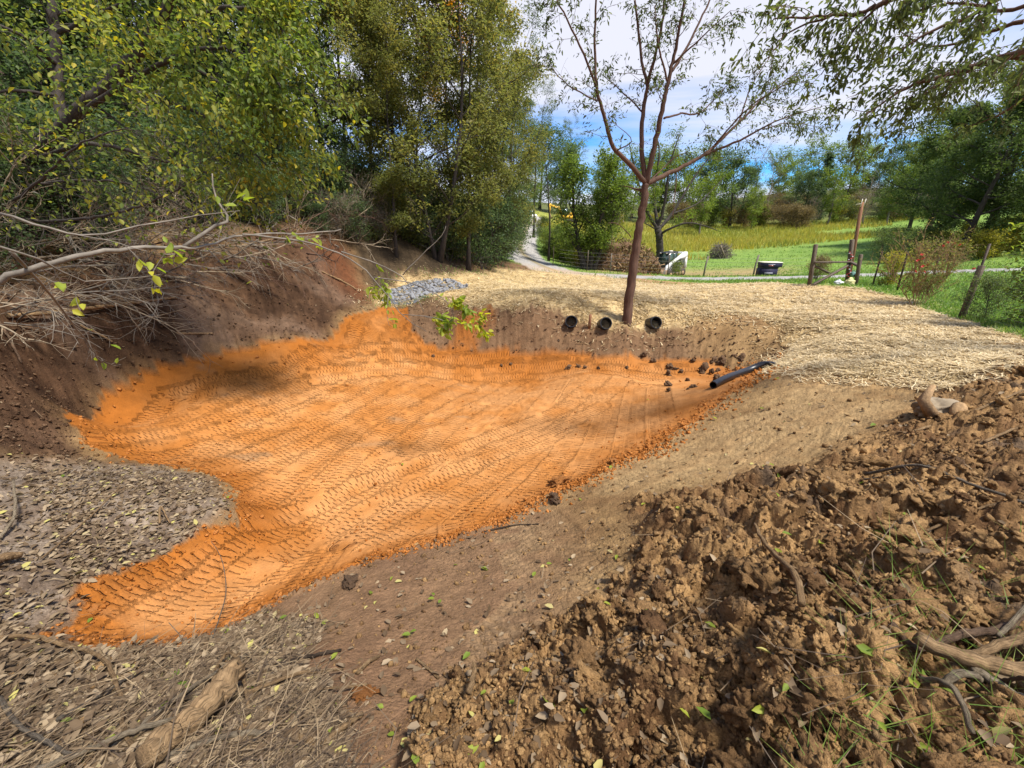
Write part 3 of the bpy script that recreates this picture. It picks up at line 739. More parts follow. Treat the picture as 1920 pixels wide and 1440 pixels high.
def gen_tree(seed, H, r0, cr, h0=.3, n1=16, n2=5, n3=3, ang=62, leaf=.1, nleaf=9000, prof='round', sig=.22, stems=1, leanx=0., leany=0., up=.06, wood=None, leafm=None, lbias=0., hbias=0., name='tree', flat=.5, wid=.5):
    rg = np.random.RandomState(seed); tb = MB(); tw = []
    for s in range(stems):
        d0 = unit(np.array([leanx + rg.normal(0, .04) + (s - (stems - 1) / 2) * .35, leany + rg.normal(0, .04) + (rg.rand() - .5) * .4 * (stems > 1), 1.]))
        Hs = H * (1 - .15 * rg.rand() * (s > 0))
        tr = wander(rg, np.array([s * r0 * 1.1 - (stems - 1) * r0 * .55, 0, -.15]), d0, Hs, 9, .05, .03)
        rad = r0 * (1 - .88 * np.linspace(0, 1, 10) ** .8) * (1 - .25 * (s > 0)); rad[0] *= 1.45
        tb.tube(tr, rad, 8)
        for i in range(n1):
            t = h0 + (1 - h0) * ((i + rg.rand()) / n1) ** .9
            q = (t - h0) / (1 - h0)
            pr = {'round': math.sin(math.pi * min(1, .18 + .78 * q)) ** .7, 'cone': 1.05 - q, 'vase': .45 + .7 * q if q < .75 else 1.5 - q * .75, 'col': .8 - .35 * abs(q - .4)}[prof]
            L = cr * max(.15, pr) * (.75 + .5 * rg.rand())
            p, d = interp(tr, t)
            az = i * 2.4 + rg.rand() * .9
            a = math.radians(ang * (1.1 - .45 * q) + rg.normal(0, 8))
            bd = unit(np.array([math.cos(az) * math.sin(a), math.sin(az) * math.sin(a), math.cos(a)]))
            b = wander(rg, p, bd, L, 5, .13, up)
            rb = max(.012, r0 * .36 * (1 - .6 * t) * L / cr)
            tb.tube(b, np.linspace(rb, rb * .25, 6), 5, False)
            for j in range(n2):
                tj = .25 + .75 * (j + rg.rand()) / n2
                p2, d2 = interp(b, min(tj, 1)); L2 = L * (.5 - .22 * tj) * (.7 + .6 * rg.rand())
                b2 = wander(rg, p2, side_dir(rg, d2, math.radians(rg.uniform(25, 60))), L2, 4, .18, up * .6)
                tb.tube(b2, np.linspace(rb * .4, .004, 5), 3, False)
                for k in range(n3):
                    p3, d3 = interp(b2, min(1, .3 + .7 * (k + rg.rand()) / n3)); L3 = L2 * rg.uniform(.3, .6)
                    b3 = wander(rg, p3, side_dir(rg, d3, math.radians(rg.uniform(20, 65))), L3, 3, .2, 0)
                    tb.tube(b3, np.linspace(max(.003, rb * .15), .002, 4), 3, False)
                    tw.append(b3)
    trunk = tb.mesh(name + '_trunk', wood or M['bark_dark'], True)
    crown = None
    if nleaf:
        tw = np.array(tw); nt_ = len(tw)
        ii = rg.randint(0, nt_, nleaf); tt = rg.rand(nleaf) * 3; k = np.minimum(tt.astype(int), 2); f = (tt - k)[:, None]
        P = tw[ii, k] * (1 - f) + tw[ii, k + 1] * f + rg.normal(0, sig, (nleaf, 3)) * [1, 1, .7]
        A = rg.normal(0, 1, (nleaf, 3)) * [1, 1, .55] + [0, 0, -.35]
        Nn = rg.normal(0, flat, (nleaf, 3)) + [0, 0, 1]
        cl = rg.rand(nt_); hz = (P[:, 2] / H)
        lv = .45 * rg.rand(nleaf) + .45 * cl[ii] + lbias + hbias * (hz - .6)
        crown = leaf_mesh(name + '_crown', P, A, Nn, leaf * (.65 + .7 * rg.rand(nleaf)), leafm or M['leaf_mid'], lv, wid)
    return trunk, crown
def plant_tree(kind, meshes, label, cat, x, y, rz=0, sc_=1.0, group=None, z=None, dz=0.0):
    t = thing(kind, label, cat, (x, y, (gz(x, y) if z is None else z) + dz), group, rz)
    t.scale = sc_ if hasattr(sc_, '__len__') else (sc_,) * 3
    if meshes[0] is not None: obj('trunk' if 'tree' in kind or 'sapling' in kind or 'cedar' in kind else 'stems', meshes[0], t)
    if meshes[1] is not None: obj('crown' if 'tree' in kind or 'sapling' in kind or 'cedar' in kind else 'foliage', meshes[1], t)
    return t
def xy_at(px, Y):
    """ground position straight ahead at distance Y, on the bearing of photo column px (taken near the horizon)"""
    return (px - 960) / 808.0 * Y, Y

def limb_tree(name, label, cat, limbs, base, wood, leafm, leaf=.07, nleaf=3000, tw_n=5, tw_L=.6, sub=3, seed=1, tw_from=.2, droop=-.1, bare=(), spread=.03, wid=.5, parts=('trunk', 'crown'), lv0=0., tang=(25, 60), group=None, leafy=None):
    """tree built limb by limb; limbs = [(points, r0, r1, twig factor)]"""
    rg = np.random.RandomState(seed); tb = MB(); tw = []; wt = []
    for (pts, r0, r1, tf, lf) in limbs:
        pts = np.array([q if len(q) == 3 and not isinstance(q, tuple) else at_d(*q) for q in pts])
        L = np.linalg.norm(np.diff(pts, axis=0), axis=1).sum()
        s = spline(pts, max(8, int(L / .12))); s[1:-1] += rg.normal(0, .006 + .1 * r1, (len(s) - 2, 3))
        tb.tube(s, np.linspace(r0, r1, len(s)), 9 if r0 > .03 else 5)
        nt_ = int(tw_n * L * tf)
        for i in range(nt_):
            t = tw_from + (1 - tw_from) * (i + rg.rand()) / nt_
            p, d = interp(s, min(t, .999))
            Lt = tw_L * rg.uniform(.45, 1.1) * (1.15 - .4 * t)
            b = wander(rg, p, side_dir(rg, d, math.radians(rg.uniform(*tang))), Lt, 5, .14, droop * .4)
            tb.tube(b, np.linspace(max(.0035, r1 * .5), .002, 6), 4, False); tw.append(b); wt.append(lf)
            for k in range(sub):
                p2, d2 = interp(b, rg.uniform(.2, .95))
                b2 = wander(rg, p2, side_dir(rg, d2, math.radians(rg.uniform(25, 60))), Lt * rg.uniform(.3, .55), 5, .15, droop * .5)
                tb.tube(b2, np.linspace(.003, .0015, 6), 3, False); tw.append(b2); wt.append(lf)
    th = thing(name, label, cat, base, group)
    obj(parts[0], tb.mesh(name + '_' + parts[0], wood, True, base), th)
    if nleaf:
        tw = np.array(tw); w = np.array(wt, float) * (.15 + rg.rand(len(tw)) ** 1.5); w /= w.sum()
        ii = rg.choice(len(tw), nleaf, p=w); tt = (rg.rand(nleaf) ** .7) * 4.99; k = tt.astype(int); f = (tt - k)[:, None]
        a, b = tw[ii, k], tw[ii, k + 1]
        P = a * (1 - f) + b * f + rg.normal(0, spread, (nleaf, 3))
        A = unit(b - a) * .6 + rg.normal(0, .8, (nleaf, 3)) + [0, 0, -.5]
        Nn = rg.normal(0, .55, (nleaf, 3)) + [0, 0, 1]
        cl = rg.rand(len(tw))
        obj(parts[1], leaf_mesh(name + '_' + parts[1], P - np.array(base), A, Nn, leaf * (.6 + .7 * rg.rand(nleaf)), leafm, .5 * rg.rand(nleaf) + .45 * cl[ii] + lv0, wid, fine=True), th)
    return th

# ------------------------------------------------------------------ the sapling on the straw bank
b0 = gpt(1176, 603)
YS = b0[1]
def S(px, py, dy=0.): return (px, py, YS + dy)
fork = S(1211, 345, .0)
limb_tree('young_tree', 'thin leafless-looking young tree with reddish trunk standing in straw beside the black pipes', 'tree', [
    ([b0 - np.array([0, 0, .2]), S(1180, 560), S(1191, 470), S(1203, 400), fork], .135, .082, .08, .2),
    ([fork, S(1180, 308, -.2), S(1150, 275, -.4), S(1135, 225, -.5), S(1120, 170, -.6), S(1115, 100, -.6), S(1118, 0, -.7), S(1122, -60, -.8)], .06, .012, 1, .8),
    ([S(1119, 165, -.6), S(1085, 80, -.9), S(1045, 0, -1.1), S(1030, -50, -1.2)], .026, .008, 1, 1.6),
    ([S(1120, 190, -.55), S(1060, 155, -.2), S(1025, 115, 0)], .018, .005, 1, 1),
    ([S(1157, 282, -.4), S(1185, 262, -.6), S(1150, 230, -.9)], .016, .004, .6, .5),
    ([fork, S(1203, 270, .1), S(1207, 200, .2), S(1213, 160, .2), S(1203, 110, .3), S(1190, 0, .3), S(1185, -60, .3)], .062, .014, .9, .8),
    ([S(1213, 160, .2), S(1235, 80, 0), S(1245, 10, -.2), S(1250, -50, -.2)], .04, .012, 1, .9),
    ([S(1204, 210, .2), S(1165, 170, .5), S(1130, 140, .7)], .02, .005, 1, .7),
    ([fork, S(1228, 270, -.1), S(1243, 200, -.2), S(1252, 155, -.2), S(1265, 100, -.2), S(1280, 20, -.3), S(1290, -60, -.3)], .068, .018, .9, .8),
    ([S(1252, 155, -.2), S(1236, 90, -.4), S(1228, 10, -.6)], .026, .008, 1, .8),
    ([S(1258, 135, -.2), S(1290, 85, .1), S(1330, 0, .3), S(1345, -50, .4)], .034, .01, 1, 1),
    ([S(1262, 120, -.2), S(1310, 75, -.5), S(1370, 20, -.9)], .024, .006, 1, 1),
    ([S(1245, 222, -.2), S(1275, 213, .2), S(1310, 212, .4), S(1345, 180, .6), S(1372, 150, .7)], .026, .006, 1.2, 1),
    ([fork, S(1260, 322, .2), S(1320, 290, .4), S(1380, 235, .5), S(1430, 185, .6), S(1500, 130, .8)], .062, .006, 1, .8),
    ([S(1320, 290, .4), S(1390, 262, .1), S(1460, 225, -.1), S(1545, 198, -.3)], .034, .005, 1.3, .9),
    ([S(1385, 232, .5), S(1410, 160, .8), S(1455, 90, 1.0)], .022, .005, 1, .8),
    ([S(1430, 243, 0), S(1480, 230, .3), S(1540, 240, .5)], .014, .004, 1.2, .9),
    ([S(1340, 272, .4), S(1400, 205, -.2), S(1470, 160, -.5), S(1560, 120, -.7)], .022, .005, 1.2, .9),
    ([S(1218, 340, .2), S(1262, 298, .7), S(1290, 285, 1.0)], .022, .006, .8, .5),
    ([S(1183, 445, -.1), S(1160, 420, -.3), S(1140, 418, -.4)], .014, .006, 0, .2),
    ([S(1268, 322, .25), S(1266, 360, .2), S(1262, 410, .2)], .016, .01, 0, 0),
  ], b0, M['bark_brown'], M['leaf_walnut'], leaf=.085, nleaf=6500, tw_n=6, tw_L=.8, sub=4, seed=5, spread=.035, wid=.36, tw_from=.3)

# ------------------------------------------------------------------ near tree leaning in from the left bank
bl = np.array([-12.2, 7.8, gz(-12.2, 7.8)])
limb_tree('leaning_tree', 'leafy green and yellow tree with dark leaning trunk at the left edge', 'tree', [
    ([bl - np.array([0, 0, .3]), (-60, 440, 8.00), (40, 320, 7.87), (115, 240, 7.73), (200, 160, 7.45), (270, 85, 7.31), (320, 0, 7.18), (370, -90, 7.04)], 0.1495, 0.0455, .6, 1),
    ([(115, 240, 7.73), (106, 120, 8.00), (97, 0, 8.14), (88, -120, 8.28)], 0.0780, 0.0585, .8, 1),
    ([(150, 210, 7.59), (280, 130, 6.76), (400, 90, 6.49), (490, 120, 6.35), (540, 190, 6.21)], 0.0390, 0.0078, 1.6, 1.4),
    ([(200, 160, 7.45), (330, 195, 6.90), (430, 245, 6.62), (500, 310, 6.49)], 0.0390, 0.0078, 1.6, 1.3),
    ([(270, 85, 7.31), (400, 20, 6.76), (500, 30, 6.49), (555, 100, 6.49)], 0.0390, 0.0078, 1.6, 1.4),
    ([(320, 0, 7.18), (420, -40, 6.76), (520, -30, 6.62)], 0.0390, 0.0078, 1.6, 1.4),
    ([(330, 110, 6.76), (420, 160, 6.35), (480, 200, 6.21)], 0.0260, 0.0065, 1.6, 1.4),
    ([(60, 300, 7.80), (170, 270, 7.04), (300, 300, 6.76), (400, 330, 6.76), (490, 390, 6.62)], 0.0364, 0.0065, 1.2, .28),
    ([(106, 120, 8.00), (30, 60, 7.31), (-60, 30, 7.04)], 0.0390, 0.0104, 1.6, 1),
    ([(110, 60, 8.00), (200, 20, 7.45), (300, -30, 7.18)], 0.0390, 0.0104, 1.6, 1),
    ([(105, 180, 7.87), (20, 170, 7.18), (-70, 200, 6.90)], 0.0325, 0.0078, 1.4, 1),
    ([(-20, 400, 8.00), (100, 415, 6.76), (250, 390, 6.21), (380, 330, 6.07)], 0.0325, 0.0065, 1.2, .12),
    ([(-50, 430, 7.73), (60, 350, 6.35), (150, 270, 5.93), (240, 240, 5.80)], 0.0260, 0.0065, 1.2, .2),
    ([(0, 360, 7.87), (120, 340, 6.62), (260, 350, 6.35), (420, 430, 6.35)], 0.0260, 0.0052, 1.2, .15),
    ([(50, 310, 7.73), (-20, 250, 7.04), (-100, 230, 6.76)], 0.0260, 0.0065, 1.5, .6),
  ], bl, M['bark_dark'], M['leaf_near'], leaf=.072, nleaf=14500, tw_n=3.4, tw_L=1.15, sub=4, seed=9, spread=.11, tw_from=.12, wid=.6, droop=-.15)

# low branch reaching across in front of the left bank
bb = np.array([-4.9, 2.6, gz(-4.9, 2.6)])
limb_tree('overhanging_branch', 'long grey branch with a few bright yellow-green leaves reaching in front of the dark bank', 'branch', [
    ([bb - np.array([0, 0, .1]), (-160, 600, 2.75), (-40, 540, 2.9), (60, 505, 3.0), (160, 478, 3.2), (280, 465, 3.6), (370, 466, 4.0), (450, 441, 4.4), (560, 438, 5.0), (640, 430, 5.4)], .030, .007, .5, .25),
    ([(345, 463, 3.9), (400, 425, 4.1), (430, 412, 4.2), (405, 370, 4.3), (398, 325, 4.3)], .02, .005, .6, .1),
    ([(455, 440, 4.4), (560, 452, 4.9), (640, 478, 5), (700, 520, 5), (755, 590, 5), (800, 622, 5)], .012, .003, .8, .5),
    ([(640, 472, 5), (720, 500, 5.1), (765, 532, 5.1), (795, 585, 5)], .009, .003, .8, 1.2),
    ([(755, 516, 5.15), (790, 480, 5.2), (825, 446, 5.2), (836, 424, 5.2)], .007, .003, .5, .5),
    ([(700, 520, 5), (790, 535, 4.9), (840, 570, 4.8), (850, 600, 4.8)], .007, .003, 1.2, 2.2),
    ([(755, 590, 5), (830, 600, 4.9), (850, 630, 4.9)], .006, .003, 1.4, 2.2),
    ([(0, 400, 2.9), (90, 425, 2.8), (170, 440, 2.9), (330, 410, 3.3), (450, 395, 3.6)], .010, .003, .8, .3),
    ([(-40, 450, 2.6), (60, 480, 2.8), (170, 530, 3.2), (300, 515, 3.6)], .010, .003, .8, .3),
    ([(20, 470, 2.8), (100, 560, 3.4), (170, 650, 4.1), (200, 695, 4.4)], .012, .004, .5, .05),
  ], bb, M['bark_grey'], M['leaf_bright'], leaf=.085, nleaf=330, tw_n=2.0, tw_L=.5, sub=2, seed=21, spread=.02, wid=.6, parts=('limb', 'leaves'), tw_from=.1)

# ------------------------------------------------------------------ limbs hanging in from a tree right of the view
br = np.array([9.6, 4.6, gz(9.6, 4.6)])
limb_tree('overhanging_tree', 'tree at the upper right whose long leafy limbs hang against the sky', 'tree', [
    ([br - np.array([0, 0, .3]), br + np.array([-.1, 0, 1.6]), br + np.array([-.4, .1, 3.2]), br + np.array([-.6, .1, 6.0])], .2, .12, .0, 0),
    ([br + np.array([-.4, .1, 2.9]), (2050, 60, 4.7), (1920, 96, 4.8), (1800, 132, 5.0), (1700, 165, 5.1), (1625, 215, 5.2)], .05, .006, 1.5, 1.2),
    ([br + np.array([-.5, .1, 4.2]), (2000, -70, 4.6), (1750, -20, 4.6), (1660, 4, 4.7), (1600, 26, 4.8), (1450, 36, 4.9)], .05, .006, 1.5, 1.2),
    ([br + np.array([-.3, .1, 2.5]), (2050, 140, 4.9), (1900, 108, 5.4), (1760, 160, 5.7), (1680, 235, 5.9)], .04, .006, 1.4, 1.1),
    ([(1900, -50, 4.7), (1840, 20, 5.0), (1740, 60, 5.1), (1670, 110, 5.2)], .03, .005, 1.6, 1.2),
    ([(1920, 40, 5.2), (1850, 60, 5.4), (1760, 90, 5.5), (1690, 60, 5.6)], .025, .005, 1.6, 1.2),
    ([(1960, 0, 5.0), (1880, 20, 5.2), (1800, 5, 5.3), (1720, 20, 5.3)], .025, .005, 1.6, 1.2),
    ([(1650, 5, 4.7), (1580, 80, 4.9), (1540, 140, 5.0)], .012, .004, 1.5, 1.2),
    ([(1560, 28, 4.8), (1480, 60, 5.0), (1440, 110, 5.1)], .012, .004, 1.5, 1),
    ([(1980, 130, 4.9), (1900, 200, 5.2), (1840, 230, 5.4)], .02, .005, 1.2, .8),
  ], br, M['bark_brown'], M['leaf_walnut'], leaf=.066, nleaf=5000, tw_n=4.0, tw_L=.6, sub=3, seed=33, spread=.04, wid=.42, droop=-.35, lv0=.08, tw_from=.15)
print('hand trees', round(time.time() - T0, 1))

# ------------------------------------------------------------------ woods
TREE = {
 'dark1': gen_tree(101, 14, .19, 3.2, .12, 20, 5, 3, 62, .15, 15000, 'round', .26, leafm=M['leaf_mid'], name='dark_one', lbias=-.05),
 'dark2': gen_tree(102, 15, .17, 2.9, .10, 20, 5, 3, 66, .14, 14000, 'col', .26, leafm=M['leaf_dark'], name='dark_two', lbias=.08),
 'olive1': gen_tree(103, 11, .11, 2.7, .05, 22, 5, 3, 62, .125, 23000, 'round', .2, stems=2, leafm=M['leaf_olive'], name='olive_one', hbias=.25),
 'olive2': gen_tree(104, 10, .09, 2.4, .05, 22, 5, 3, 62, .115, 20000, 'vase', .2, leafm=M['leaf_olive'], name='olive_two', lbias=.02, hbias=.2),
 'gold': gen_tree(105, 12.5, .12, 2.4, .12, 20, 5, 3, 56, .11, 15000, 'round', .2, leafm=M['leaf_gold'], name='gold_one', hbias=1.3),
 'thin': gen_tree(106, 13, .13, 3.0, .2, 18, 5, 3, 50, .10, 7500, 'vase', .16, leafm=M['leaf_mid'], name='thin_one'),
 'big1': gen_tree(107, 15, .42, 6.0, .14, 22, 6, 4, 72, .26, 22000, 'round', .42, leafm=M['leaf_mid'], name='big_one'),
 'big2': gen_tree(108, 14, .36, 5.2, .10, 22, 6, 4, 76, .25, 21000, 'round', .4, leafm=M['leaf_mid'], name='big_two', lbias=-.1),
 'round': gen_tree(109, 9.5, .25, 4.4, .12, 18, 5, 3, 68, .3, 5500, 'round', .4, leafm=M['leaf_dark'], name='round_one', lbias=.2),
 'lime': gen_tree(110, 9, .18, 3.2, .12, 16, 5, 3, 55, .28, 4200, 'vase', .35, leafm=M['leaf_lime'], name='lime_one', wood=M['bark_grey']),
 'cedar': gen_tree(111, 10, .16, 2.0, .06, 26, 4, 2, 78, .26, 5200, 'cone', .2, leafm=M['leaf_dark'], name='cedar_one', up=.0),
 'bare': gen_tree(112, 10, .16, 3.2, .22, 16, 6, 4, 48, .2, 420, 'vase', .3, leafm=M['leaf_grey'], name='bare_one', wood=M['bark_pale']),
}
SHRUB = {
 'dark': gen_tree(201, 2.4, .03, 1.2, .05, 12, 4, 3, 60, .10, 3600, 'round', .16, stems=3, leafm=M['leaf_dark'], name='dark_shrub', lbias=.1),
 'mid': gen_tree(202, 2.2, .03, 1.2, .05, 12, 4, 3, 60, .09, 3600, 'round', .16, stems=3, leafm=M['leaf_mid'], name='mid_shrub'),
 'lime': gen_tree(203, 2.2, .03, 1.1, .05, 12, 4, 3, 55, .12, 2600, 'vase', .16, stems=3, leafm=M['leaf_lime'], name='lime_shrub'),
 'gold': gen_tree(204, 1.7, .02, .9, .05, 12, 4, 3, 45, .10, 2600, 'vase', .14, stems=3, leafm=M['goldenrod'], name='goldenrod_clump'),
 'rust': gen_tree(205, 2.4, .03, 1.4, .05, 12, 5, 3, 58, .13, 3000, 'round', .2, stems=3, leafm=M['leaf_rust'], name='rust_shrub'),
 'bare': gen_tree(206, 2.6, .035, 1.5, .05, 13, 6, 4, 55, .1, 500, 'vase', .2, stems=3, leafm=M['leaf_grey'], name='bare_shrub', wood=M['bark_pale']),
}
print('tree meshes', round(time.time() - T0, 1))
GW = 'trees of the dark wood on the left hill'
rw = random.Random(4)
for (px, Y, k, s) in [(622,20,'dark1',1.0),(560,17.5,'dark2',1.0),(505,20,'dark1',1.1),(440,16.5,'dark2',.95),(380,20,'dark1',1.05),(325,15.5,'dark2',1.),(270,18,'dark1',1.),(200,14.5,'dark2',1.),
                   (130,17,'dark1',1.),(55,13,'dark2',.9),(-15,15,'dark1',1.),(-100,13,'dark2',1.),(655,30,'dark2',1.1),(585,28,'dark1',1.1),(520,28,'dark2',1.15),(450,30,'dark1',1.2),
                   (390,27,'dark2',1.1),(300,28,'dark1',1.15),(220,26,'dark2',1.2),(140,24,'dark1',1.2),(40,22,'dark2',1.2),(720,31,'dark1',.85),(-60,24,'dark1',1.1),(250,38,'dark1',1.3),(420,42,'dark2',1.3),(600,42,'dark1',1.2)]:
    x, y = xy_at(px, Y)
    plant_tree('woodland_tree', TREE[k], 'dark green woodland tree on the shaded hill above the left bank', 'tree', x, y, rw.uniform(0, 6.28), s * rw.uniform(.93, 1.07), GW)
for (px, Y, k, s, lab) in [(818,18,'olive1',1.05,'olive-brown tree with reddish trunk beside the rock channel'),(876,19.5,'olive2',1.15,'slender olive tree with pale thin trunk right of the rock channel'),
                   (765,19.5,'gold',1.0,'tall tree with orange-gold top behind the dirt bank'),(705,19,'olive2',1.1,'brownish olive tree at the right end of the dirt bank'),
                   (740,16.5,'olive2',.72,'short brown-leaved tree at the top of the dirt bank'),(930,25,'olive1',1.05,'olive tree leaning over the left side of the gravel drive'),(850,26,'gold',.95,'golden-tinged tree deep behind the rock channel'),
                   (900,30,'thin',1.15,'thin-leaved tall tree beside the gravel drive with sky showing through'),(955,34,'thin',1.05,'thin-leaved tree at the bend of the gravel drive'),(790,33,'dark1',.8,'dark green tree behind the golden tree'),
                   (1000,46,'thin',.95,'sparse tall tree up the hill beyond the gravel drive'),(940,44,'olive1',1.1,'olive tree up the hill left of the gravel drive'),(918,37,'olive2',1.1,'olive tree squeezed between the drive-side trees'),(972,56,'thin',.9,'thin tree standing over the top of the gravel drive'),(890,48,'dark2',.75,'dark tree far up the hill left of the gravel drive')]:
    x, y = xy_at(px, Y)
    plant_tree('woodland_tree', TREE[k], lab, 'tree', x, y, rw.uniform(0, 6.28), s, 'trees by the gravel drive')
GS = 'shrubs along the foot of the wood'
for (px, Y, k, s) in [(660,16.6,'dark',.8),(600,15.5,'dark',.9),(540,14.2,'mid',.7),(470,13.4,'dark',.9),(410,12.6,'dark',.9),(350,11.6,'dark',.8),(290,10.8,'dark',.8),(230,10.2,'mid',.7),(170,9.4,'dark',.8),(110,8.8,'dark',.8),(40,8.0,'dark',.7),
                   (-30,7.6,'dark',.8),(620,18.5,'dark',1.2),(520,17,'dark',1.2),(440,15,'dark',1.2),(330,13.5,'dark',1.2),(220,12.5,'dark',1.2),(100,11,'dark',1.2),(720,18,'mid',.9),(770,18.4,'dark',.9),(840,19.6,'dark',1.0),(905,21.5,'dark',1.25),(925,23.5,'dark',1.3),
                   (940,26,'mid',1.3),(945,29,'dark',1.4),(952,33,'mid',1.3),(958,37,'mid',1.4),(962,42,'dark',1.5),(968,50,'mid',1.5),(975,60,'dark',1.8),(860,22,'dark',1.3),(800,22,'dark',1.3)]:
    x, y = xy_at(px, Y)
    plant_tree('shrub', SHRUB[k], 'dark green shrub in the undergrowth at the edge of the wood', 'shrub', x, y, rw.uniform(0, 6.28), s * rw.uniform(.9, 1.1), GS)

for j, px in enumerate(list(range(-90, 660, 21)) + [640, 655, 672, 688, 700, 715, 730, 745, 662, 694, 722]):
    Y = float(np.interp(px, [-90, 0, 300, 480, 640, 750], [6.2, 6.9, 10.0, 12.6, 15.6, 17])) + rw.uniform(-.3, 1.6); k = ['dark', 'bare', 'mid', 'dark', 'bare'][j % 5]
    x, y = xy_at(px, Y); plant_tree('bank_shrub', SHRUB[k], {'dark': 'low dark shrub along the top of the dirt bank', 'bare': 'bare twiggy shrub along the top of the dirt bank', 'mid': 'low green shrub along the top of the dirt bank'}[k], 'shrub', x, y, rw.uniform(0, 6.28), rw.uniform(.35, .62), k + ' shrubs along the bank top')
# trees between the drive and the field
def pt(kind, k, px, Y, label, s=1.0, group=None, rz=None, dic=TREE, cat='tree'):
    x, y = xy_at(px, Y)
    return plant_tree(kind, dic[k], label, cat, x, y, rw.uniform(0, 6.28) if rz is None else rz, s, group)
twist = gen_tree(120, 6.6, .26, 2.0, .10, 18, 5, 3, 46, .17, 15000, 'col', .26, stems=3, leafm=M['leaf_lime'], name='twisted', lbias=-.15)
x, y = xy_at(1108, 30.5)
plant_tree('twisted_tree', twist, 'bright green tree with several dark twisted trunks beside the drive', 'tree', x, y, .4)
YW = 46.
wb_ = np.array([(1238 - 960) / 797 * YW, YW, 0.]); wb_[2] = gz(wb_[0], wb_[1])
def WQ(px, py, dy=0.): return (px, py, YW + dy)
limb_tree('spreading_tree', 'spreading tree with dark stout forked trunk standing in the yellow field behind the loader', 'tree', [
    ([wb_ - np.array([0, 0, .3]), WQ(1237, 455), WQ(1232, 425)], .42, .33, 0, 0),
    ([WQ(1232, 428), WQ(1214, 398, -.5), WQ(1196, 340, -1), WQ(1180, 270, -1.5)], .2, .04, 1, .9),
    ([WQ(1233, 425), WQ(1226, 360, 1), WQ(1236, 290, 1.5), WQ(1228, 240, 2)], .19, .04, 1, .9),
    ([WQ(1234, 425), WQ(1246, 380, -.5), WQ(1256, 310, -1), WQ(1275, 250, -1)], .2, .04, 1, .9),
    ([WQ(1235, 430), WQ(1262, 398, .5), WQ(1300, 335, 1), WQ(1345, 275, 1.5)], .2, .04, 1, .9),
    ([WQ(1237, 440), WQ(1258, 428, -1), WQ(1296, 418, -1.5), WQ(1352, 434, -2)], .15, .03, .7, .5),
    ([WQ(1262, 400, .5), WQ(1310, 380, 2), WQ(1360, 330, 3)], .1, .03, 1, 1),
    ([WQ(1230, 430), WQ(1212, 420, -1), WQ(1196, 412, -2)], .08, .02, .8, .6),
    ([WQ(1205, 370, -.8), WQ(1165, 330, -1), WQ(1150, 290, 0)], .09, .03, 1, .9),
  ], wb_, M['bark_dark'], M['leaf_lime'], leaf=.2, nleaf=5200, tw_n=.75, tw_L=2.6, sub=4, seed=41, spread=.22, wid=.36, tw_from=.25, lv0=-.05)
pt('thin_tree', 'thin', 1030, 34, 'thin leaning tree in the weeds right of the drive', .72)
pt('thin_tree', 'bare', 1150, 38, 'small half-bare tree behind the debris pile', .55)
GR = 'trees on the far hillside'
pt('cedar_tree', 'cedar', 1528, 104, 'dark pointed cedar rising above the hillside trees', 1.45)
pt('round_tree', 'round', 1365, 96, 'dark round-topped tree right of the young tree trunk', 1.3)
pt('round_tree', 'round', 1478, 112, 'dark arched evergreen on the hill left of the cedar', .95)
pt('bare_tree', 'bare', 1424, 102, 'bare pale tree against the blue sky', 1.25)
pt('tall_tree', 'thin', 1568, 108, 'tall thin-leaved tree just right of the pointed cedar', 1.4)
pt('lime_tree', 'lime', 1545, 95, 'pale green tree in front of the cedar', 1.05)
pt('lime_tree', 'lime', 1310, 84, 'light green tree at the left end of the far tree line', 1.0)
pt('lime_tree', 'lime', 1405, 90, 'light green tree below the bare pale tree', .8)
pt('lime_tree', 'bare', 1610, 92, 'grey half-bare tree left of the big right-hand trees', .95)
pt('lime_tree', 'lime', 1655, 88, 'yellowish tree beside the grey half-bare tree', 1.05)
for (px, Y, k, s) in [(1270,115,'lime',1.1),(1330,120,'round',1.2),(1440,130,'lime',1.1),(1510,135,'lime',1.3),(1590,128,'lime',1.2),(1640,118,'round',1.1),(1700,105,'lime',1.3),(1230,118,'lime',1.1),(1180,118,'round',1.0),(1120,112,'lime',1.0),(1060,115,'lime',1.2),(1010,112,'round',1.3),(960,105,'dark1',1.1),(1740,120,'lime',1.2),(1800,110,'round',1.4),(1880,100,'lime',1.5),(1960,90,'round',1.4)] + [(1000 + 33 * j + (j * 37) % 23, 96 + (j * 53) % 44, ['lime','round','thin','lime','big2','bare','lime'][j % 7], (.75 + .1 * ((j * 7) % 5)) * (.62 if j % 7 == 4 else 1)) for j in range(28)]:
    pt('hillside_tree', k, px, Y, 'hazy green tree in the row along the far hillside', s * 1.35, GR)
pt('big_tree', 'big1', 1845, 45, 'huge spreading tree with thick dark trunk at the right edge of the field', 1.0, rz=1.0)
pt('big_tree', 'big2', 1808, 41, 'big tree with pale leaning trunk left of the huge right-hand tree', .9, rz=2.0)
pt('big_tree', 'big2', 1735, 52, 'big tree with a straight grey trunk at the left of the right-hand trees', .95, rz=4.0)
pt('big_tree', 'big1', 1935, 40, 'big dark tree cut by the right edge of the picture', .95, rz=3.0)
pt('big_tree', 'big1', 1700, 66, 'tree with slim dark trunk behind the tall leaning pole', .7, rz=5.0)
pt('big_tree', 'big1', 2080, 42, 'big tree standing beyond the right edge', 1.0, rz=.3)
GH = 'scrub on the far hillside'
rs = random.Random(12)
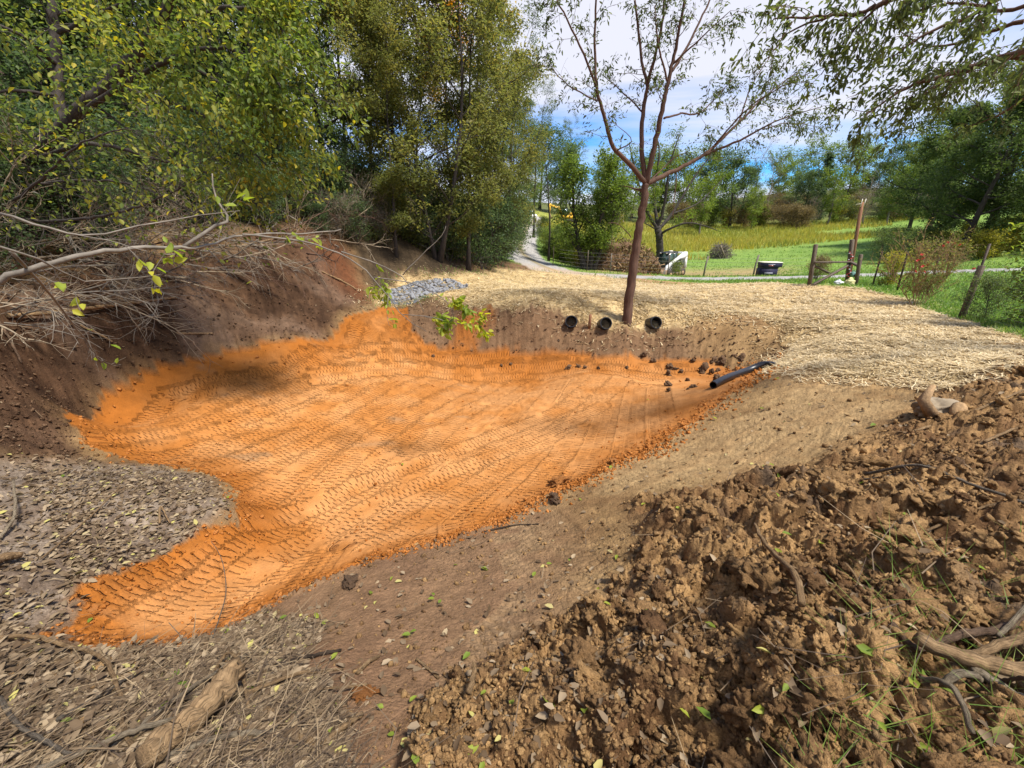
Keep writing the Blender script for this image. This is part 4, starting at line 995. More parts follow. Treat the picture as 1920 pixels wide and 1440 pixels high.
for i in range(90):
    px = rs.uniform(1130, 1800); Y = rs.uniform(90, 122)
    k = rs.choice(['rust', 'lime', 'bare', 'mid', 'gold', 'rust', 'mid'])
    pt('hillside_shrub', k, px, Y, {'rust': 'rust-brown scrub bush on the far hillside', 'lime': 'yellow-green scrub bush on the far hillside', 'bare': 'bare grey scrub bush on the far hillside', 'mid': 'dull green scrub bush on the far hillside', 'gold': 'golden scrub bush on the far hillside'}[k],
       rs.uniform(1.3, 2.1), {'rust': 'rust scrub', 'lime': 'yellow-green scrub', 'bare': 'bare scrub', 'mid': 'green scrub', 'gold': 'golden scrub'}[k] + ' of the far hillside', dic=SHRUB, cat='shrub')
for i in range(22):
    px = rs.uniform(1640, 1990); Y = rs.uniform(36, 50)
    pt('weed_bush', 'gold' if rs.random() < .6 else 'mid', px, Y, 'yellow-green weed bush below the big right-hand trees', rs.uniform(.8, 1.3), 'weed bushes below the big trees', dic=SHRUB, cat='shrub')
for i in range(26):
    px = 1015 + i * 3.2 + rs.uniform(-6, 6); Y = rs.uniform(33, 44) + max(0, (1050 - px)) * .25
    pt('weed_bush', rs.choice(['lime', 'gold', 'mid', 'lime']), px, Y, 'bushy green weeds on the bank right of the gravel drive', rs.uniform(.7, 1.05), 'weeds beside the gravel drive', dic=SHRUB, cat='shrub')
pt('weed_bush', 'lime', 1276, 34, 'yellow-green weed growing in front of the white loader', .5, dic=SHRUB, cat='shrub', rz=1)
pt('bramble', 'mid', 1905, 8.6, 'green bramble climbing the wire fence at the right edge', .42, dic=SHRUB, cat='shrub', rz=1)
pt('bramble', 'lime', 2010, 7.4, 'yellow-green bush reaching in at the right edge above the fence', .72, dic=SHRUB, cat='shrub', rz=1)
pt('garden_shrub', 'gold', 1690, 15.2, 'small yellow shrub behind the steel fence posts', .62, dic=SHRUB, cat='shrub', rz=1)
pt('tall_weed', 'rust', 1552, 20.5, 'brown seeding weed behind the timber fence brace', .45, dic=SHRUB, cat='shrub', rz=1)
print('woods', round(time.time() - T0, 1))

# ------------------------------------------------------------------ pipes, stake, clods and stones of the basin
def pipe_mesh(name, pts, r, rib, wall, sides, parent, off):
    """open corrugated pipe with an inner wall"""
    p = spline(pts, max(8, int(np.linalg.norm(np.diff(np.array(pts), axis=0), axis=1).sum() / rib)))
    rr = r + (np.arange(len(p)) % 2) * r * .07
    mb = MB(); mb.tube(p, rr, sides, False); mb.part('wall', M['black_plastic'], parent, True, off=off)
    mb = MB(); mb.tube(p[::-1], (rr - wall)[::-1], sides, False); mb.tube([p[-1] - (p[-1] - p[-2]) * 8, p[-1] - (p[-1] - p[-2]) * 8.1], r - wall, sides, True) if False else None
    mb.part('bore', M['black_plastic'], parent, True, off=off)
    d = unit(p[0] - p[1]); mb = MB()
    a = np.linspace(0, 2 * np.pi, sides, endpoint=False); u = unit(np.cross(d, [0, 0, 1.])); v = np.cross(d, u)
    ring = lambda q: p[0] + d * .004 + (u * np.cos(a)[:, None] + v * np.sin(a)[:, None]) * q
    V = np.concatenate([ring(rr[0] + .004), ring(r - wall - .001)]); i = np.arange(sides); j = (i + 1) % sides
    mb.add(V, np.stack([i, j, sides + j, sides + i], 1)); mb.part('rim', M['black_plastic'], parent, off=off)
for (px, py, lab, yaw) in [(1069, 606, 'black corrugated culvert pipe leftmost of the three in the straw bank', -.06), (1133, 611, 'black corrugated culvert pipe just left of the young tree trunk', .05), (1225, 609, 'black corrugated culvert pipe right of the young tree trunk', .1)]:
    q = gpt(px, py); r = .158
    fr = q + np.array([0, -.20, .10]); bk = q + np.array([yaw * -2, .9, -.30])
    t = thing('culvert_pipe', lab, 'pipe', q, 'culvert pipes')
    pipe_mesh('culvert', [fr, (fr + bk) / 2, bk], r, .06, .014, 22, t, q)
q = gpt(1104, 612); mb = MB()
mb.box(q + [0, -.1, .12], (.07, .05, .42), rotx(.1), .01)
t = thing('wooden_stake', 'short reddish wooden stake between the two left pipes', 'stake', q); mb.part('shaft', M['red_timber'], t, off=q)
pp = [gpt(1336, 730, .075), gpt(1362, 717, .085), gpt(1400, 702, .085), gpt(1432, 691, .06), gpt(1462, 684, -.06)]
t = thing('drain_pipe', 'long black flexible drain pipe lying across the orange clay edge', 'pipe', pp[0]); pipe_mesh('drain', pp, .062, .03, .008, 16, t, pp[0])

def ico(rg, sub=1):
    t = (1 + 5 ** .5) / 2
    V = unit(np.array([(-1,t,0),(1,t,0),(-1,-t,0),(1,-t,0),(0,-1,t),(0,1,t),(0,-1,-t),(0,1,-t),(t,0,-1),(t,0,1),(-t,0,-1),(-t,0,1)], float))
    F = [(0,11,5),(0,5,1),(0,1,7),(0,7,10),(0,10,11),(1,5,9),(5,11,4),(11,10,2),(10,7,6),(7,1,8),(3,9,4),(3,4,2),(3,2,6),(3,6,8),(3,8,9),(4,9,5),(2,4,11),(6,2,10),(8,6,7),(9,8,1)]
    for _ in range(sub):
        V = list(V); cache = {}; G = []
        def mid(a, b):
            k = (min(a, b), max(a, b))
            if k not in cache: V.append(unit(V[a] + V[b])); cache[k] = len(V) - 1
            return cache[k]
        for a, b, c in F:
            x, y, z = mid(a, b), mid(b, c), mid(c, a); G += [(a, x, z), (b, y, x), (c, z, y), (x, y, z)]
        F = G; V = np.array(V)
    return np.array(V), np.array(F)
def lump(seed, sub=2, rough=.28, flat=.75):
    rg = np.random.RandomState(seed); V, F = ico(rg, sub)
    o = rg.rand(3) * 50
    n = fbm(V[:, 0] * 1.1 + o[0] + V[:, 2] * .7, V[:, 1] * 1.1 + o[1] - V[:, 2] * .8, 3, seed) + .5 * fbm(V[:, 0] * 3 + o[2], V[:, 1] * 3 + V[:, 2] * 2.3, 3, seed + 1) + .4 * fbm(V[:, 0] * 7 + V[:, 2] * 5 + o[0], V[:, 1] * 7 - V[:, 2] * 6, 2, seed + 3)
    n = n - .35 * np.abs(fbm(V[:, 0] * 2.2 + o[1], V[:, 1] * 2.2 + V[:, 2] * 1.9, 3, seed + 5)) * 2
    return V * np.clip(1 + rough * 1.6 * n, .35, 2)[:, None] * np.array([1, .8 + .3 * rg.rand(), flat]), F
CL = [mk_mesh('clod_shape', *lump(k, 3, .6, .7), M['clod']) for k in range(5)]
CLO = [mk_mesh('clay_clod_shape', *lump(k + 9, 3, .6, .7), M['clod_orange']) for k in range(3)]
rc = random.Random(5)
for i, (px, py, s) in enumerate([(1256,690,12),(1254,703,9),(1253,724,13),(1253,733,10),(1266,692,7),(1277,697,8),(1318,698,17),(1335,700,12),(1346,696,9),(1344,712,14),(1298,679,9),(1337,680,11),(1352,681,16),(1367,688,8),(1226,678,9),(1208,672,9),(1288,715,8),(1296,727,9),(1302,726,9),(1085,688,7),(1097,690,7),(1064,692,9),(958,683,6),(1175,690,7),(1122,692,6),(812,668,6),(1390,676,12),(1376,672,9),(1290,730,6),(940,686,5)]):
    q = gpt(px, py); w = s / 735 * q[1] / 2
    o = obj('soil_clod', CL[i % 5], None, tuple(q + [0, 0, w * .45]), label='dark brown soil clod lying on the orange clay near the straw bank', category='clod', group='dark clods scattered on the orange floor')
    o.scale = (w * 1.15, w, w); o.rotation_euler = (rc.random(), rc.random(), rc.random() * 6)
for i, (px, py, s, lab, mt) in enumerate([(1047,908,30,'rounded orange clay lump at the edge of the basin beside the brown track',1),(1040,938,26,'dark crumbly soil lump below the orange clay lump',0),(660,1095,36,'dark leafy soil lump on the near rim of the basin',0),(1150,870,18,'small orange lump on the near rim',1),(690,1300,44,'reddish orange clay lump among foreground debris',1)]):
    q = gpt(px, py); w = s / 700 * q[1] / 2
    o = obj('soil_lump', (CLO if mt else CL)[i % 3], None, tuple(q + [0, 0, w * .3]), label=lab, category='clod')
    o.scale = (w * 1.5, w, w * .8); o.rotation_euler = (.3, .2, rc.random() * 6)

# grey stones of the rock channel, on dark fabric
ST = [mk_mesh('stone_shape', *lump(k + 30, 1, .22, .65), M['grey_stone']) for k in range(7)]
rk = np.random.RandomState(8)
gl = spline(GRAV, 40)
mb = MB(); hw = np.interp(np.linspace(0, 1, 40), [0, .3, 1], [.45, .75, .75])
tg = np.gradient(gl, axis=0); nr = unit(np.stack([-tg[:, 1], tg[:, 0]], 1))
cols = np.linspace(-1, 1, 9); XY = gl[:, None] + nr[:, None] * (cols[None, :, None] * (hw[:, None, None] + .12)); XY = XY.reshape(-1, 2)
Zs = surface(XY[:, 0], XY[:, 1]) + .012
i = (np.arange(39)[:, None] * 9 + np.arange(8)[None]).ravel()
obj('fabric_sheet', mk_mesh('fabric_sheet', np.column_stack([XY, Zs]), np.stack([i, i + 1, i + 10, i + 9], 1), M['fabric_grey'], True), label='dark grey fabric sheet under the stones of the rock channel', category='fabric')
for k in range(260):
    t = .12 + .88 * rk.rand(); p, d = interp(gl, t); o_ = (rk.rand() * 2 - 1) * np.interp(t, [0, .3, 1], [.4, .75, .7])
    x, y = p + np.array([-d[1], d[0]]) * o_
    s = rk.uniform(.04, .09)
    o = obj('riprap_stone', ST[k % 7], None, (x, y, gz(x, y) + s * .35), label='angular grey stone in the rock channel beside the straw', category='stone', group='grey stones filling the rock channel')
    o.scale = (s * rk.uniform(.9, 1.4), s, s); o.rotation_euler = (rk.rand(), rk.rand(), rk.rand() * 6)

# ------------------------------------------------------------------ fence on the right, timber brace and pole
def post_between(mb, a, b, w, d=None, bev=.008):
    a = np.array(a); b = np.array(b); v = b - a; L = np.linalg.norm(v); q = Vector(v).to_track_quat('Z', 'Y').to_matrix()
    mb.box((a + b) / 2, (w, d or w, L), np.array(q), bev)
fb = gpt(1604, 535)
fence = thing('wire_fence', 'leaning wire mesh fence with dark posts between straw and green lawn', 'fence', fb)
FP = []
for (bx, by, tx, ty, kind) in [(1604,535,1614.5,477,'w'),(1636,537,1655,470,'s'),(1682,545,1703,471,'s'),(1737,556,1762,479,'s'),(1802,597,1841,498,'W'),(1990,672,2055,520,'s'),(2250,760,2320,560,'s')]:
    a = gpt(bx, by); top = at_d(tx, ty, a[1]); mb = MB()
    if kind == 's':
        d = unit(top - a)
        mb.box((a + top) / 2 - d * .1, (.06, .008, np.linalg.norm(top - a) + .2), np.array(Vector(top - a).to_track_quat('Z', 'Y').to_matrix()))
        mb.box((a + top) / 2 - d * .1 + [0, .014, 0], (.01, .045, np.linalg.norm(top - a) + .2), np.array(Vector(top - a).to_track_quat('Z', 'Y').to_matrix()))
        mb.part('steel_post', M['rust_steel'], fence, off=fb)
        FP.append((a, top))
    else:
        post_between(mb, a - (top - a) * .15, top, (.085 if kind == 'W' else .09), bev=.012)
        mb.part('timber_post', M['old_timber'], fence, off=fb)
        if kind == 'W':
            mb = MB(); t2 = at_d(1861, 457, a[1]); a2 = a + (t2 - a) * .1 + [.07, .05, 0]; post_between(mb, a2, t2 + [.0, .05, 0], .035, .03, 0); mb.part('steel_post', M['rust_steel'], fence, off=fb)
            FP.append((a, t2))
        else: FP.append((a, top))
mb = MB()
for (a0, a1), (c0, c1) in zip(FP[:-1], FP[1:]):
    nv = max(4, int(np.linalg.norm(c0 - a0) / .10))
    h0_, h1_ = .78, .78
    for k in range(11):
        f = .02 + .98 * k / 10 * .8
        mb.tube([a0 + (a1 - a0) * f + [0, .03, 0], (a0 + c0) / 2 + ((a1 - a0) + (c1 - c0)) / 2 * f + [0, .03, -.012], c0 + (c1 - c0) * f + [0, .03, 0]], .0016, 3, False)
    for k in range(nv + 1):
        f = k / nv; b_ = a0 + (c0 - a0) * f + [0, .032, 0]; v_ = (a1 - a0) + ((c1 - c0) - (a1 - a0)) * f
        mb.tube([b_ + v_ * .02, b_ + v_ * .80], .0013, 3, False)
mb.part('wire_mesh', M['wire'], fence, off=fb)

bp = gpt(1517, 536); tp = at_d(1530, 458, bp[1])
rp = gpt(1588, 531); rt = at_d(1598, 449, rp[1])
brace = thing('timber_brace', 'weathered timber fence brace with rail and crossed diagonals at the edge of the straw', 'fence brace', bp)
mb = MB(); post_between(mb, bp - (tp - bp) * .1, tp, .10, bev=.012); mb.part('post', M['old_timber'], brace, off=bp)
mb = MB(); post_between(mb, rp - (rt - rp) * .1, rt, .11, bev=.012); mb.part('post', M['old_timber'], brace, off=bp)
lr = lambda f: bp + (tp - bp) * f; rr_ = lambda f: rp + (rt - rp) * f
mb = MB(); post_between(mb, lr(.58) + [0, -.06, 0], rr_(.50) + [0, -.07, 0], .09, .06); mb.part('rail', M['old_timber'], brace, off=bp)
mb = MB(); post_between(mb, lr(.02) + [.08, -.065, .02], rr_(.46) + [0, -.09, 0], .09, .055); mb.part('diagonal', M['old_timber'], brace, off=bp)
mb = MB(); m_ = (lr(.02) + rr_(.46)) / 2; post_between(mb, lr(.52) + [0, .06, 0], m_ + [.0, .06, .03], .09, .05); mb.part('diagonal', M['old_timber'], brace, off=bp)
mb = MB(); post_between(mb, rr_(.49) + [.06, 0, 0], FP[0][0] + (FP[0][1] - FP[0][0]) * .62, .11, .06); mb.part('rail', M['old_timber'], brace, off=bp)
# tall leaning pole
p0 = gpt(1590, 529); p0 = p0 + [.1, .12, 0]; p1 = at_d(1617, 379, p0[1])
pole = thing('leaning_pole', 'tall reddish leaning wooden pole with white insulators on top behind the brace', 'pole', p0)
mb = MB(); mb.tube([p0 - (p1 - p0) * .05, p0 + (p1 - p0) * .5, p1], [.075, .07, .06], 10); mb.part('shaft', M['red_timber'], pole, True, off=p0)
for k in (-.07, .05):
    mb = MB(); mb.tube([p1 + [k, -.05, -.18], p1 + [k * 1.2 + .02, -.05, .12]], .014, 6); mb.part('insulator', M['cream'], pole, off=p0)
mb = MB(); mb.tube([p1 + [-.06, -.05, -.06], p1 + [-.3, -.06, -.09]], .008, 5); mb.part('bracket', M['cream'], pole, off=p0)
mb = MB(); mb.tube([p1 + [.07, -.03, -.2], p1 + [.09, -.03, -.7], p1 + [.05, -.03, -1.3]], .006, 5); mb.part('cable', M['pale_print'], pole, off=p0)
# striped ribbon wound round the brace post
mb = MB(); rb = MB()
for k in range(26):
    f = .12 + .62 * k / 26; c = rr_(f); a = k * .9
    (rb if k % 3 else mb).box(c + [math.cos(a) * .075 - .03, -abs(math.sin(a)) * .05 - .05, 0], (.05, .03, .035), rotz(a) @ rotx(a * 1.3), .006)
rth = thing('striped_ribbon', 'red and white ribbon wound down the timber brace post', 'ribbon', rr_(.12)); rb.part('red_strips', M['red_ribbon'], rth, off=rr_(.12)); mb.part('white_strips', M['bag_white'], rth, off=rr_(.12))
def bag(px, py, w, h, mat, name, lab, seed):
    q = gpt(px, py); V, F = lump(seed, 3, .2, 1.0)
    V = V * [w, w * .7, h]; V[:, 2] = np.maximum(V[:, 2] + h * .55, 0)
    top = V[:, 2] > h * 1.0; V[top, :2] *= .55
    o = obj(name, mk_mesh(name, V, F, mat, True), None, tuple(q), label=lab, category='bag'); return o
bag(1571, 535, .17, .11, M['bag_white'], 'plastic_bag', 'crumpled white bag on the straw at the foot of the timber brace', 51)
bag(1592, 535, .17, .17, M['bag_yellow'], 'seed_bag', 'pale yellow bag slumped against the timber brace post', 52)
q = rr_(.22) + np.array([.1, -.12, 0]); V, F = lump(53, 2, .12, 1.2)
t = thing('watering_can', 'small teal can hanging on the timber brace above the yellow bag', 'can', q); mb = MB(); mb.add(V * .095, T=F); mb.part('body', M['teal'], t, True)
mb = MB(); a = np.linspace(0, math.pi, 9); mb.tube(np.stack([np.cos(a) * .07, a * 0, np.sin(a) * .09 + .07], 1), .008, 5); mb.part('handle', M['teal'], t)
mb = MB(); V, F = lump(54, 1, .1, 1.3); mb.add(V * .05 + [.03, -.07, -.04], T=F); mb.part('dark_opening', M['black_paint'], t)

# roadside fence posts
for (px, py, h, lab) in [(1318,523,1.25,'grey fence post beside the road right of the white loader'),(1411,521,1.35,'leaning grey fence post left of the navy boxes'),(1516,518,1.3,'dark fence post across the road behind the timber brace'),(1100,509,1.3,'dark fence post in front of the debris pile left end'),(1143,514,1.2,'pale thin fence post in front of the debris pile'),(1037,482,1.3,'fence post among weeds right of the drive'),(1250,520,1.3,'thin dark fence post in front of the white loader')]:
    q = hit(px, py); Yq = min(max(q[1], 27.5), 30); x = (px - 960) / ray(px, py)[1] * Yq; z = gz(x, Yq); mb = MB()
    mb.tube([(0, 0, -.2), (.03, 0, h * .5), (.12 if 'grey' in lab else .03, 0, h)], .055 if 'grey' in lab or 'behind' in lab else .03, 7)
    o = obj('fence_post', mb.mesh('fence_post', M['bark_grey'] if ('grey' in lab or 'pale' in lab) else M['old_timber'], False), None, (x, Yq, z), label=lab, category='fence post', group='posts of the roadside fence')
wa = np.array([(1090 - 960) / 790 * 28, 28]); wz = np.array([8.3, 28.2])
mb = MB()
for k in range(5):
    xs = np.linspace(3.2, 20, 18); mb.tube(np.column_stack([xs, np.full(18, 28.6), [gz(x_, 28.6) + .2 + .24 * k for x_ in xs]]), .007, 3, False)
obj('fence_wire', mb.mesh('fence_wire', M['wire']), label='thin wires of the roadside fence in front of the debris pile', category='fence wire')

# navy boxes beside the road
q = hit(1436, 524); Yb = 27.6; x = (1436 - 960) / ray(1436, 524)[1] * Yb; q = np.array([x, Yb, gz(x, Yb)])
bx = thing('stacked_boxes', 'stack of navy printed boxes with pale lid beside the road', 'boxes', q, rz=-.12)
def plain(mb, n, m): return mb.part(n, M[m], bx)
plain(MB().box((-.06, 0, .26), (.98, .8, .52), None, .02), 'lower_box', 'navy'); plain(MB().box((-.03, 0, .57), (.96, .78, .09), None, .015), 'middle_tray', 'black_paint')
plain(MB().box((.06, 0, .75), (1.14, .86, .26), None, .02), 'upper_box', 'navy'); plain(MB().box((.06, 0, .905), (1.16, .88, .05), None, .012), 'lid', 'cream')
plain(MB().box((-.1, -.403, .24), (.5, .006, .08)), 'lettering', 'pale_print'); plain(MB().box((-.02, -.433, .78), (.42, .006, .05)), 'lettering', 'pale_print'); plain(MB().box((-.05, -.433, .70), (.3, .006, .07)), 'print_panel', 'red_print')
plain(MB().box((.633, .1, .77), (.006, .4, .1)), 'print_panel', 'pale_print')

# white tracked loader
x = (1250 - 960) / ray(1256, 520)[1] * 36.5; q = np.array([x, 36.5, gz(x, 36.5)])
ld = thing('skid_loader', 'white tracked skid loader parked in bare dirt beyond the road', 'loader', q, rz=math.pi + .62)
ld.rotation_euler.x = .0; ld.rotation_euler.y = .06
def LP(mb, n, m, par=None, sm=False): return mb.part(n, M[m], par or ld, sm)
LP(MB().prism([(-1.35, .38), (.95, .38), (1.1, .7), (.6, .92), (-1.4, 1.0)], -.5, .5), 'chassis', 'muddy_steel')
LP(MB().prism([(-1.62, .55), (-.62, .6), (-.6, 1.45), (-1.05, 1.62), (-1.55, 1.5)], -.52, .52), 'engine_cover', 'white_paint')
LP(MB().box((-1.63, 0, 1.05), (.03, .7, .5)), 'grille', 'black_paint')
for sy in (-1, 1):
    a = np.linspace(0, 2 * np.pi, 22, endpoint=False)
    pr = [(np.clip(math.cos(t_) * 1.6, -.95, .95) + math.cos(t_) * .3, .36 + math.sin(t_) * .34) for t_ in a]
    tr = LP(MB().prism(pr, sy * .52, sy * .95), 'track', 'rubber')
    for xx in (-.85, -.42, 0, .42, .85): LP(MB().disc_cyl((xx, sy * .955, .3), (0, 1, 0), .17, .03, 14), 'wheel', 'muddy_steel', tr)
    LP(MB().prism([(-1.62, 1.62), (-1.5, 1.98), (-1.22, 2.0), (1.15, 1.06), (1.5, .42), (1.34, .3), (1.18, .38), (.98, .8), (-.5, 1.34), (-1.25, 1.42)], sy * .60, sy * .78), 'lift_arm', 'white_paint')
    LP(MB().prism([(-1.62, .6), (-1.42, .6), (-1.3, 1.5), (-1.6, 1.65)], sy * .60, sy * .77), 'arm_tower', 'white_paint')
    LP(MB().tube([(-1.0, sy * .8, .95), (.45, sy * .8, 1.05)], .05, 8), 'cylinder', 'black_paint')
    LP(MB().prism([(-.9, .98), (-.1, 1.02), (.55, .98), (-.2, 1.22), (-.75, 1.3)], sy * .785, sy * .80), 'dark_panel', 'black_paint')
    for pts_ in (((.78, sy * .44, .85), (.62, sy * .44, 2.0)), ((-.12, sy * .44, .95), (-.14, sy * .44, 2.0)), ((-.6, sy * .44, 1.2), (-.55, sy * .44, 2.0))):
        LP(MB().tube(pts_, .045, 6), 'cab_pillar', 'black_paint')
    LP(MB().box((.26, sy * .43, 1.5), (.74, .012, .92)), 'side_window', 'glass'); LP(MB().box((-.34, sy * .43, 1.6), (.4, .012, .7)), 'side_window', 'glass')
    LP(MB().box((.72, sy * .3, 2.0), (.06, .14, .09), None, .01), 'lamp', 'cream')
LP(MB().box((-1.38, 0, 1.9), (.14, 1.24, .12), None, .02), 'cross_tube', 'white_paint')
LP(MB().box((.05, 0, 2.03), (1.36, .96, .08), None, .03), 'cab_roof', 'black_paint'); LP(MB().box((-.1, .1, 2.11), (.3, .24, .09), None, .02), 'roof_light', 'cream')
LP(MB().prism([(.70, .9), (.715, .9), (.61, 1.98), (.595, 1.98)], -.40, .40), 'windscreen', 'glass')
LP(MB().box((.05, 0, 1.25), (.5, .45, .12), None, .03), 'seat', 'black_paint'); LP(MB().box((-.2, 0, 1.5), (.12, .45, .55), None, .03), 'seat_back', 'black_paint')
LP(MB().prism([(1.3, .72), (1.36, .72), (1.4, .12), (2.0, .06), (2.02, .02), (1.34, .04), (1.28, .2)], -.95, .95), 'bucket', 'muddy_steel')
for sy in (-1, 1): LP(MB().prism([(1.3, .72), (2.0, .04), (1.34, .04)], sy * .93, sy * .97), 'bucket_cheek', 'muddy_steel')

# yellow excavator far up the drive, with a truck beside the hedge
x = (1062 - 960) / 822 * 86; q = np.array([x, 86., gz(x, 86)]); sh = max(0., float(at_d(1062, 418, 86)[2] - q[2]))
ex = thing('excavator', 'yellow excavator with raised arm half hidden behind weeds up the hill', 'excavator', q + [0, 0, sh], rz=math.pi)
def EP(mb, n, m, par=None): return mb.part(n, M[m], par or ex)
for sy in (-1, 1):
    a = np.linspace(0, 2 * np.pi, 18, endpoint=False); EP(MB().prism([(np.clip(math.cos(t_) * 2, -1.2, 1.2) + math.cos(t_) * .3, .38 + math.sin(t_) * .36) for t_ in a], sy * .55, sy * 1.0), 'track', 'rubber')
EP(MB().box((-.3, 0, 1.05), (2.3, 1.9, .55), None, .08), 'deck', 'yellow_paint'); EP(MB().box((-1.1, 0, 1.55), (1.0, 1.8, .6), None, .12), 'counterweight', 'yellow_paint')
EP(MB().box((.35, .45, 1.95), (1.1, .85, 1.3), None, .06), 'cab', 'black_paint'); EP(MB().box((.35, .89, 2.1), (.8, .02, .8)), 'window', 'glass'); EP(MB().box((.91, .45, 2.1), (.02, .65, .9)), 'window', 'glass')
EP(MB().prism([(.6, 1.3), (.9, 1.2), (1.6, 2.6), (3.2, 3.1), (3.2, 3.4), (1.4, 3.0)], -.4, -.12), 'boom', 'yellow_paint')
EP(MB().prism([(3.05, 3.55), (3.4, 3.5), (3.35, 1.6), (3.15, 1.6)], -.38, -.14), 'dipper', 'yellow_paint')
EP(MB().prism([(3.1, 1.7), (3.45, 1.6), (3.4, 1.0), (2.9, .8), (2.7, 1.1), (3.0, 1.2)], -.6, .1), 'bucket', 'muddy_steel')
EP(MB().tube([(1.2, -.26, 1.6), (1.9, -.26, 2.7)], .06, 6), 'cylinder', 'black_paint')
x = (986 - 960) / 822 * 66; q = np.array([x, 66., gz(x, 66)]); tk = thing('parked_truck', 'white truck glimpsed through leaves at the top of the gravel drive', 'truck', q, rz=-1.3)
def KP(mb, n, m, par=None): return mb.part(n, M[m], par or tk)
KP(MB().box((0, 0, .85), (5.0, 1.9, .6), None, .12), 'body', 'white_paint'); KP(MB().prism([(-.9, 1.12), (1.1, 1.12), (.6, 1.85), (-.7, 1.85)], -.85, .85), 'cab', 'white_paint')
KP(MB().prism([(1.08, 1.16), (1.12, 1.16), (.66, 1.8), (.62, 1.8)], -.75, .75), 'windscreen', 'glass'); KP(MB().box((.05, -.86, 1.48), (1.1, .02, .5)), 'side_window', 'glass'); KP(MB().box((.05, .86, 1.48), (1.1, .02, .5)), 'side_window', 'glass')
for xx in (-1.6, 1.6):
    for sy in (-1, 1): KP(MB().disc_cyl((xx, sy * .9, .38), (0, 1, 0), .38, .25, 16), 'wheel', 'rubber')
for sy in (-1, 1): KP(MB().box((2.5, sy * .7, .95), (.04, .3, .18)), 'headlight', 'cream')

# debris pile, white rocks, brush pile
rd_ = np.random.RandomState(14)
x = (1158 - 960) / 790 * 33; q = np.array([x, 33., gz(x, 33) - .1]); t = thing('debris_pile', 'brown heap of earth, wood and dead leaves behind the roadside fence', 'debris pile', q)
V, F = ico(rd_, 4); n = fbm(V[:, 0] * 2 + 5, V[:, 1] * 2 + V[:, 2] * 2, 4, 2); V = V * (1 + .25 * n)[:, None] * [2.9, 1.6, 2.2]; mb = MB(); mb.add(V, T=F); mb.part('earth', M['clod'], t, True)
P = unit(rd_.normal(0, 1, (2600, 3))); P[:, 2] = np.abs(P[:, 2]); P = P * [3.0, 1.7, 2.3] * (1 + .12 * rd_.rand(2600, 1))
obj('dead_leaves', leaf_mesh('dead_leaves', P, rd_.normal(0, 1, (2600, 3)), rd_.normal(0, 1, (2600, 3)), rd_.uniform(.1, .3, 2600), M['leaf_rust'], rd_.rand(2600)), t)
mb = MB()
for k in range(60):
    c = P[k] * [1, 1, .9]; d = unit(rd_.normal(0, 1, 3)) * rd_.uniform(.2, .6); mb.tube([c - d, c + d], rd_.uniform(.02, .06), 5)
mb.part('broken_wood', M['dead_wood'], t)['kind'] = 'stuff'
for (px, s, lab) in [(1209, .32, 'white rock left of the loader bucket'), (1216, .26, 'smaller white rock touching the loader bucket')]:
    x = (px - 960) / 783 * 34.5; o = obj('white_rock', mk_mesh('white_rock', *lump(60 + px, 2, .15, .8), M['white_paint']), None, (x, 34.5, gz(x, 34.5) + s * .5), label=lab, category='rock'); o.scale = (s,) * 3
x = (1212 - 960) / 783 * 34.2; xe = (1232 - 960) / 783 * 34.4
mb = MB(); mb.tube([(x, 34.2, gz(x, 34.2) + .3), (xe, 34.4, gz(xe, 34.4) + .3)], [.14, .2], 8); c0 = (x, 34.2, gz(x, 34.2)); o = obj('log', mb.mesh('log', M['dead_wood'], off=c0), None, c0, label='brown log lying between the white rocks and the loader', category='log')
x = (1350 - 960) / 797 * 52; q = np.array([x, 52., gz(x, 52)]); t = thing('brush_pile', 'grey heap of cut brush in the green field', 'brush pile', q); mb = MB()
for k in range(420):
    a = rd_.rand() * 6.28; e = math.acos(rd_.rand()) ; r_ = 1.0 * rd_.rand() ** .3; c = np.array([math.cos(a) * math.sin(e) * 1.4, math.sin(a) * math.sin(e) * 1.1, math.cos(e) * 1.7]) * r_
    d = unit(rd_.normal(0, 1, 3) * [1, 1, .7]) * rd_.uniform(.3, .7); mb.tube([c - d, c + rd_.normal(0, .06, 3), c + d], rd_.uniform(.01, .03), 3, False)
mb.part('cut_branches', M['bark_grey'], t)
mb = MB(); mb.tube([(-.6, -1.0, 1.5), (.1, -1.2, .1)], .06, 6); mb.part('bare_pole', M['bark_pale'], t)

# power line beyond the young tree
a, b = at_d(1150, 302, 70), at_d(1760, 262, 70); n = 24; tt = np.linspace(0, 1, n)[:, None]
P = a + (b - a) * tt; P[:, 2] -= (.9 * np.sin(np.pi * tt[:, 0]))
mb = MB(); mb.tube(P, .028, 4, False); obj('power_line', mb.mesh('power_line', M['black_paint']), label='thin dark power line crossing the blue sky', category='cable')

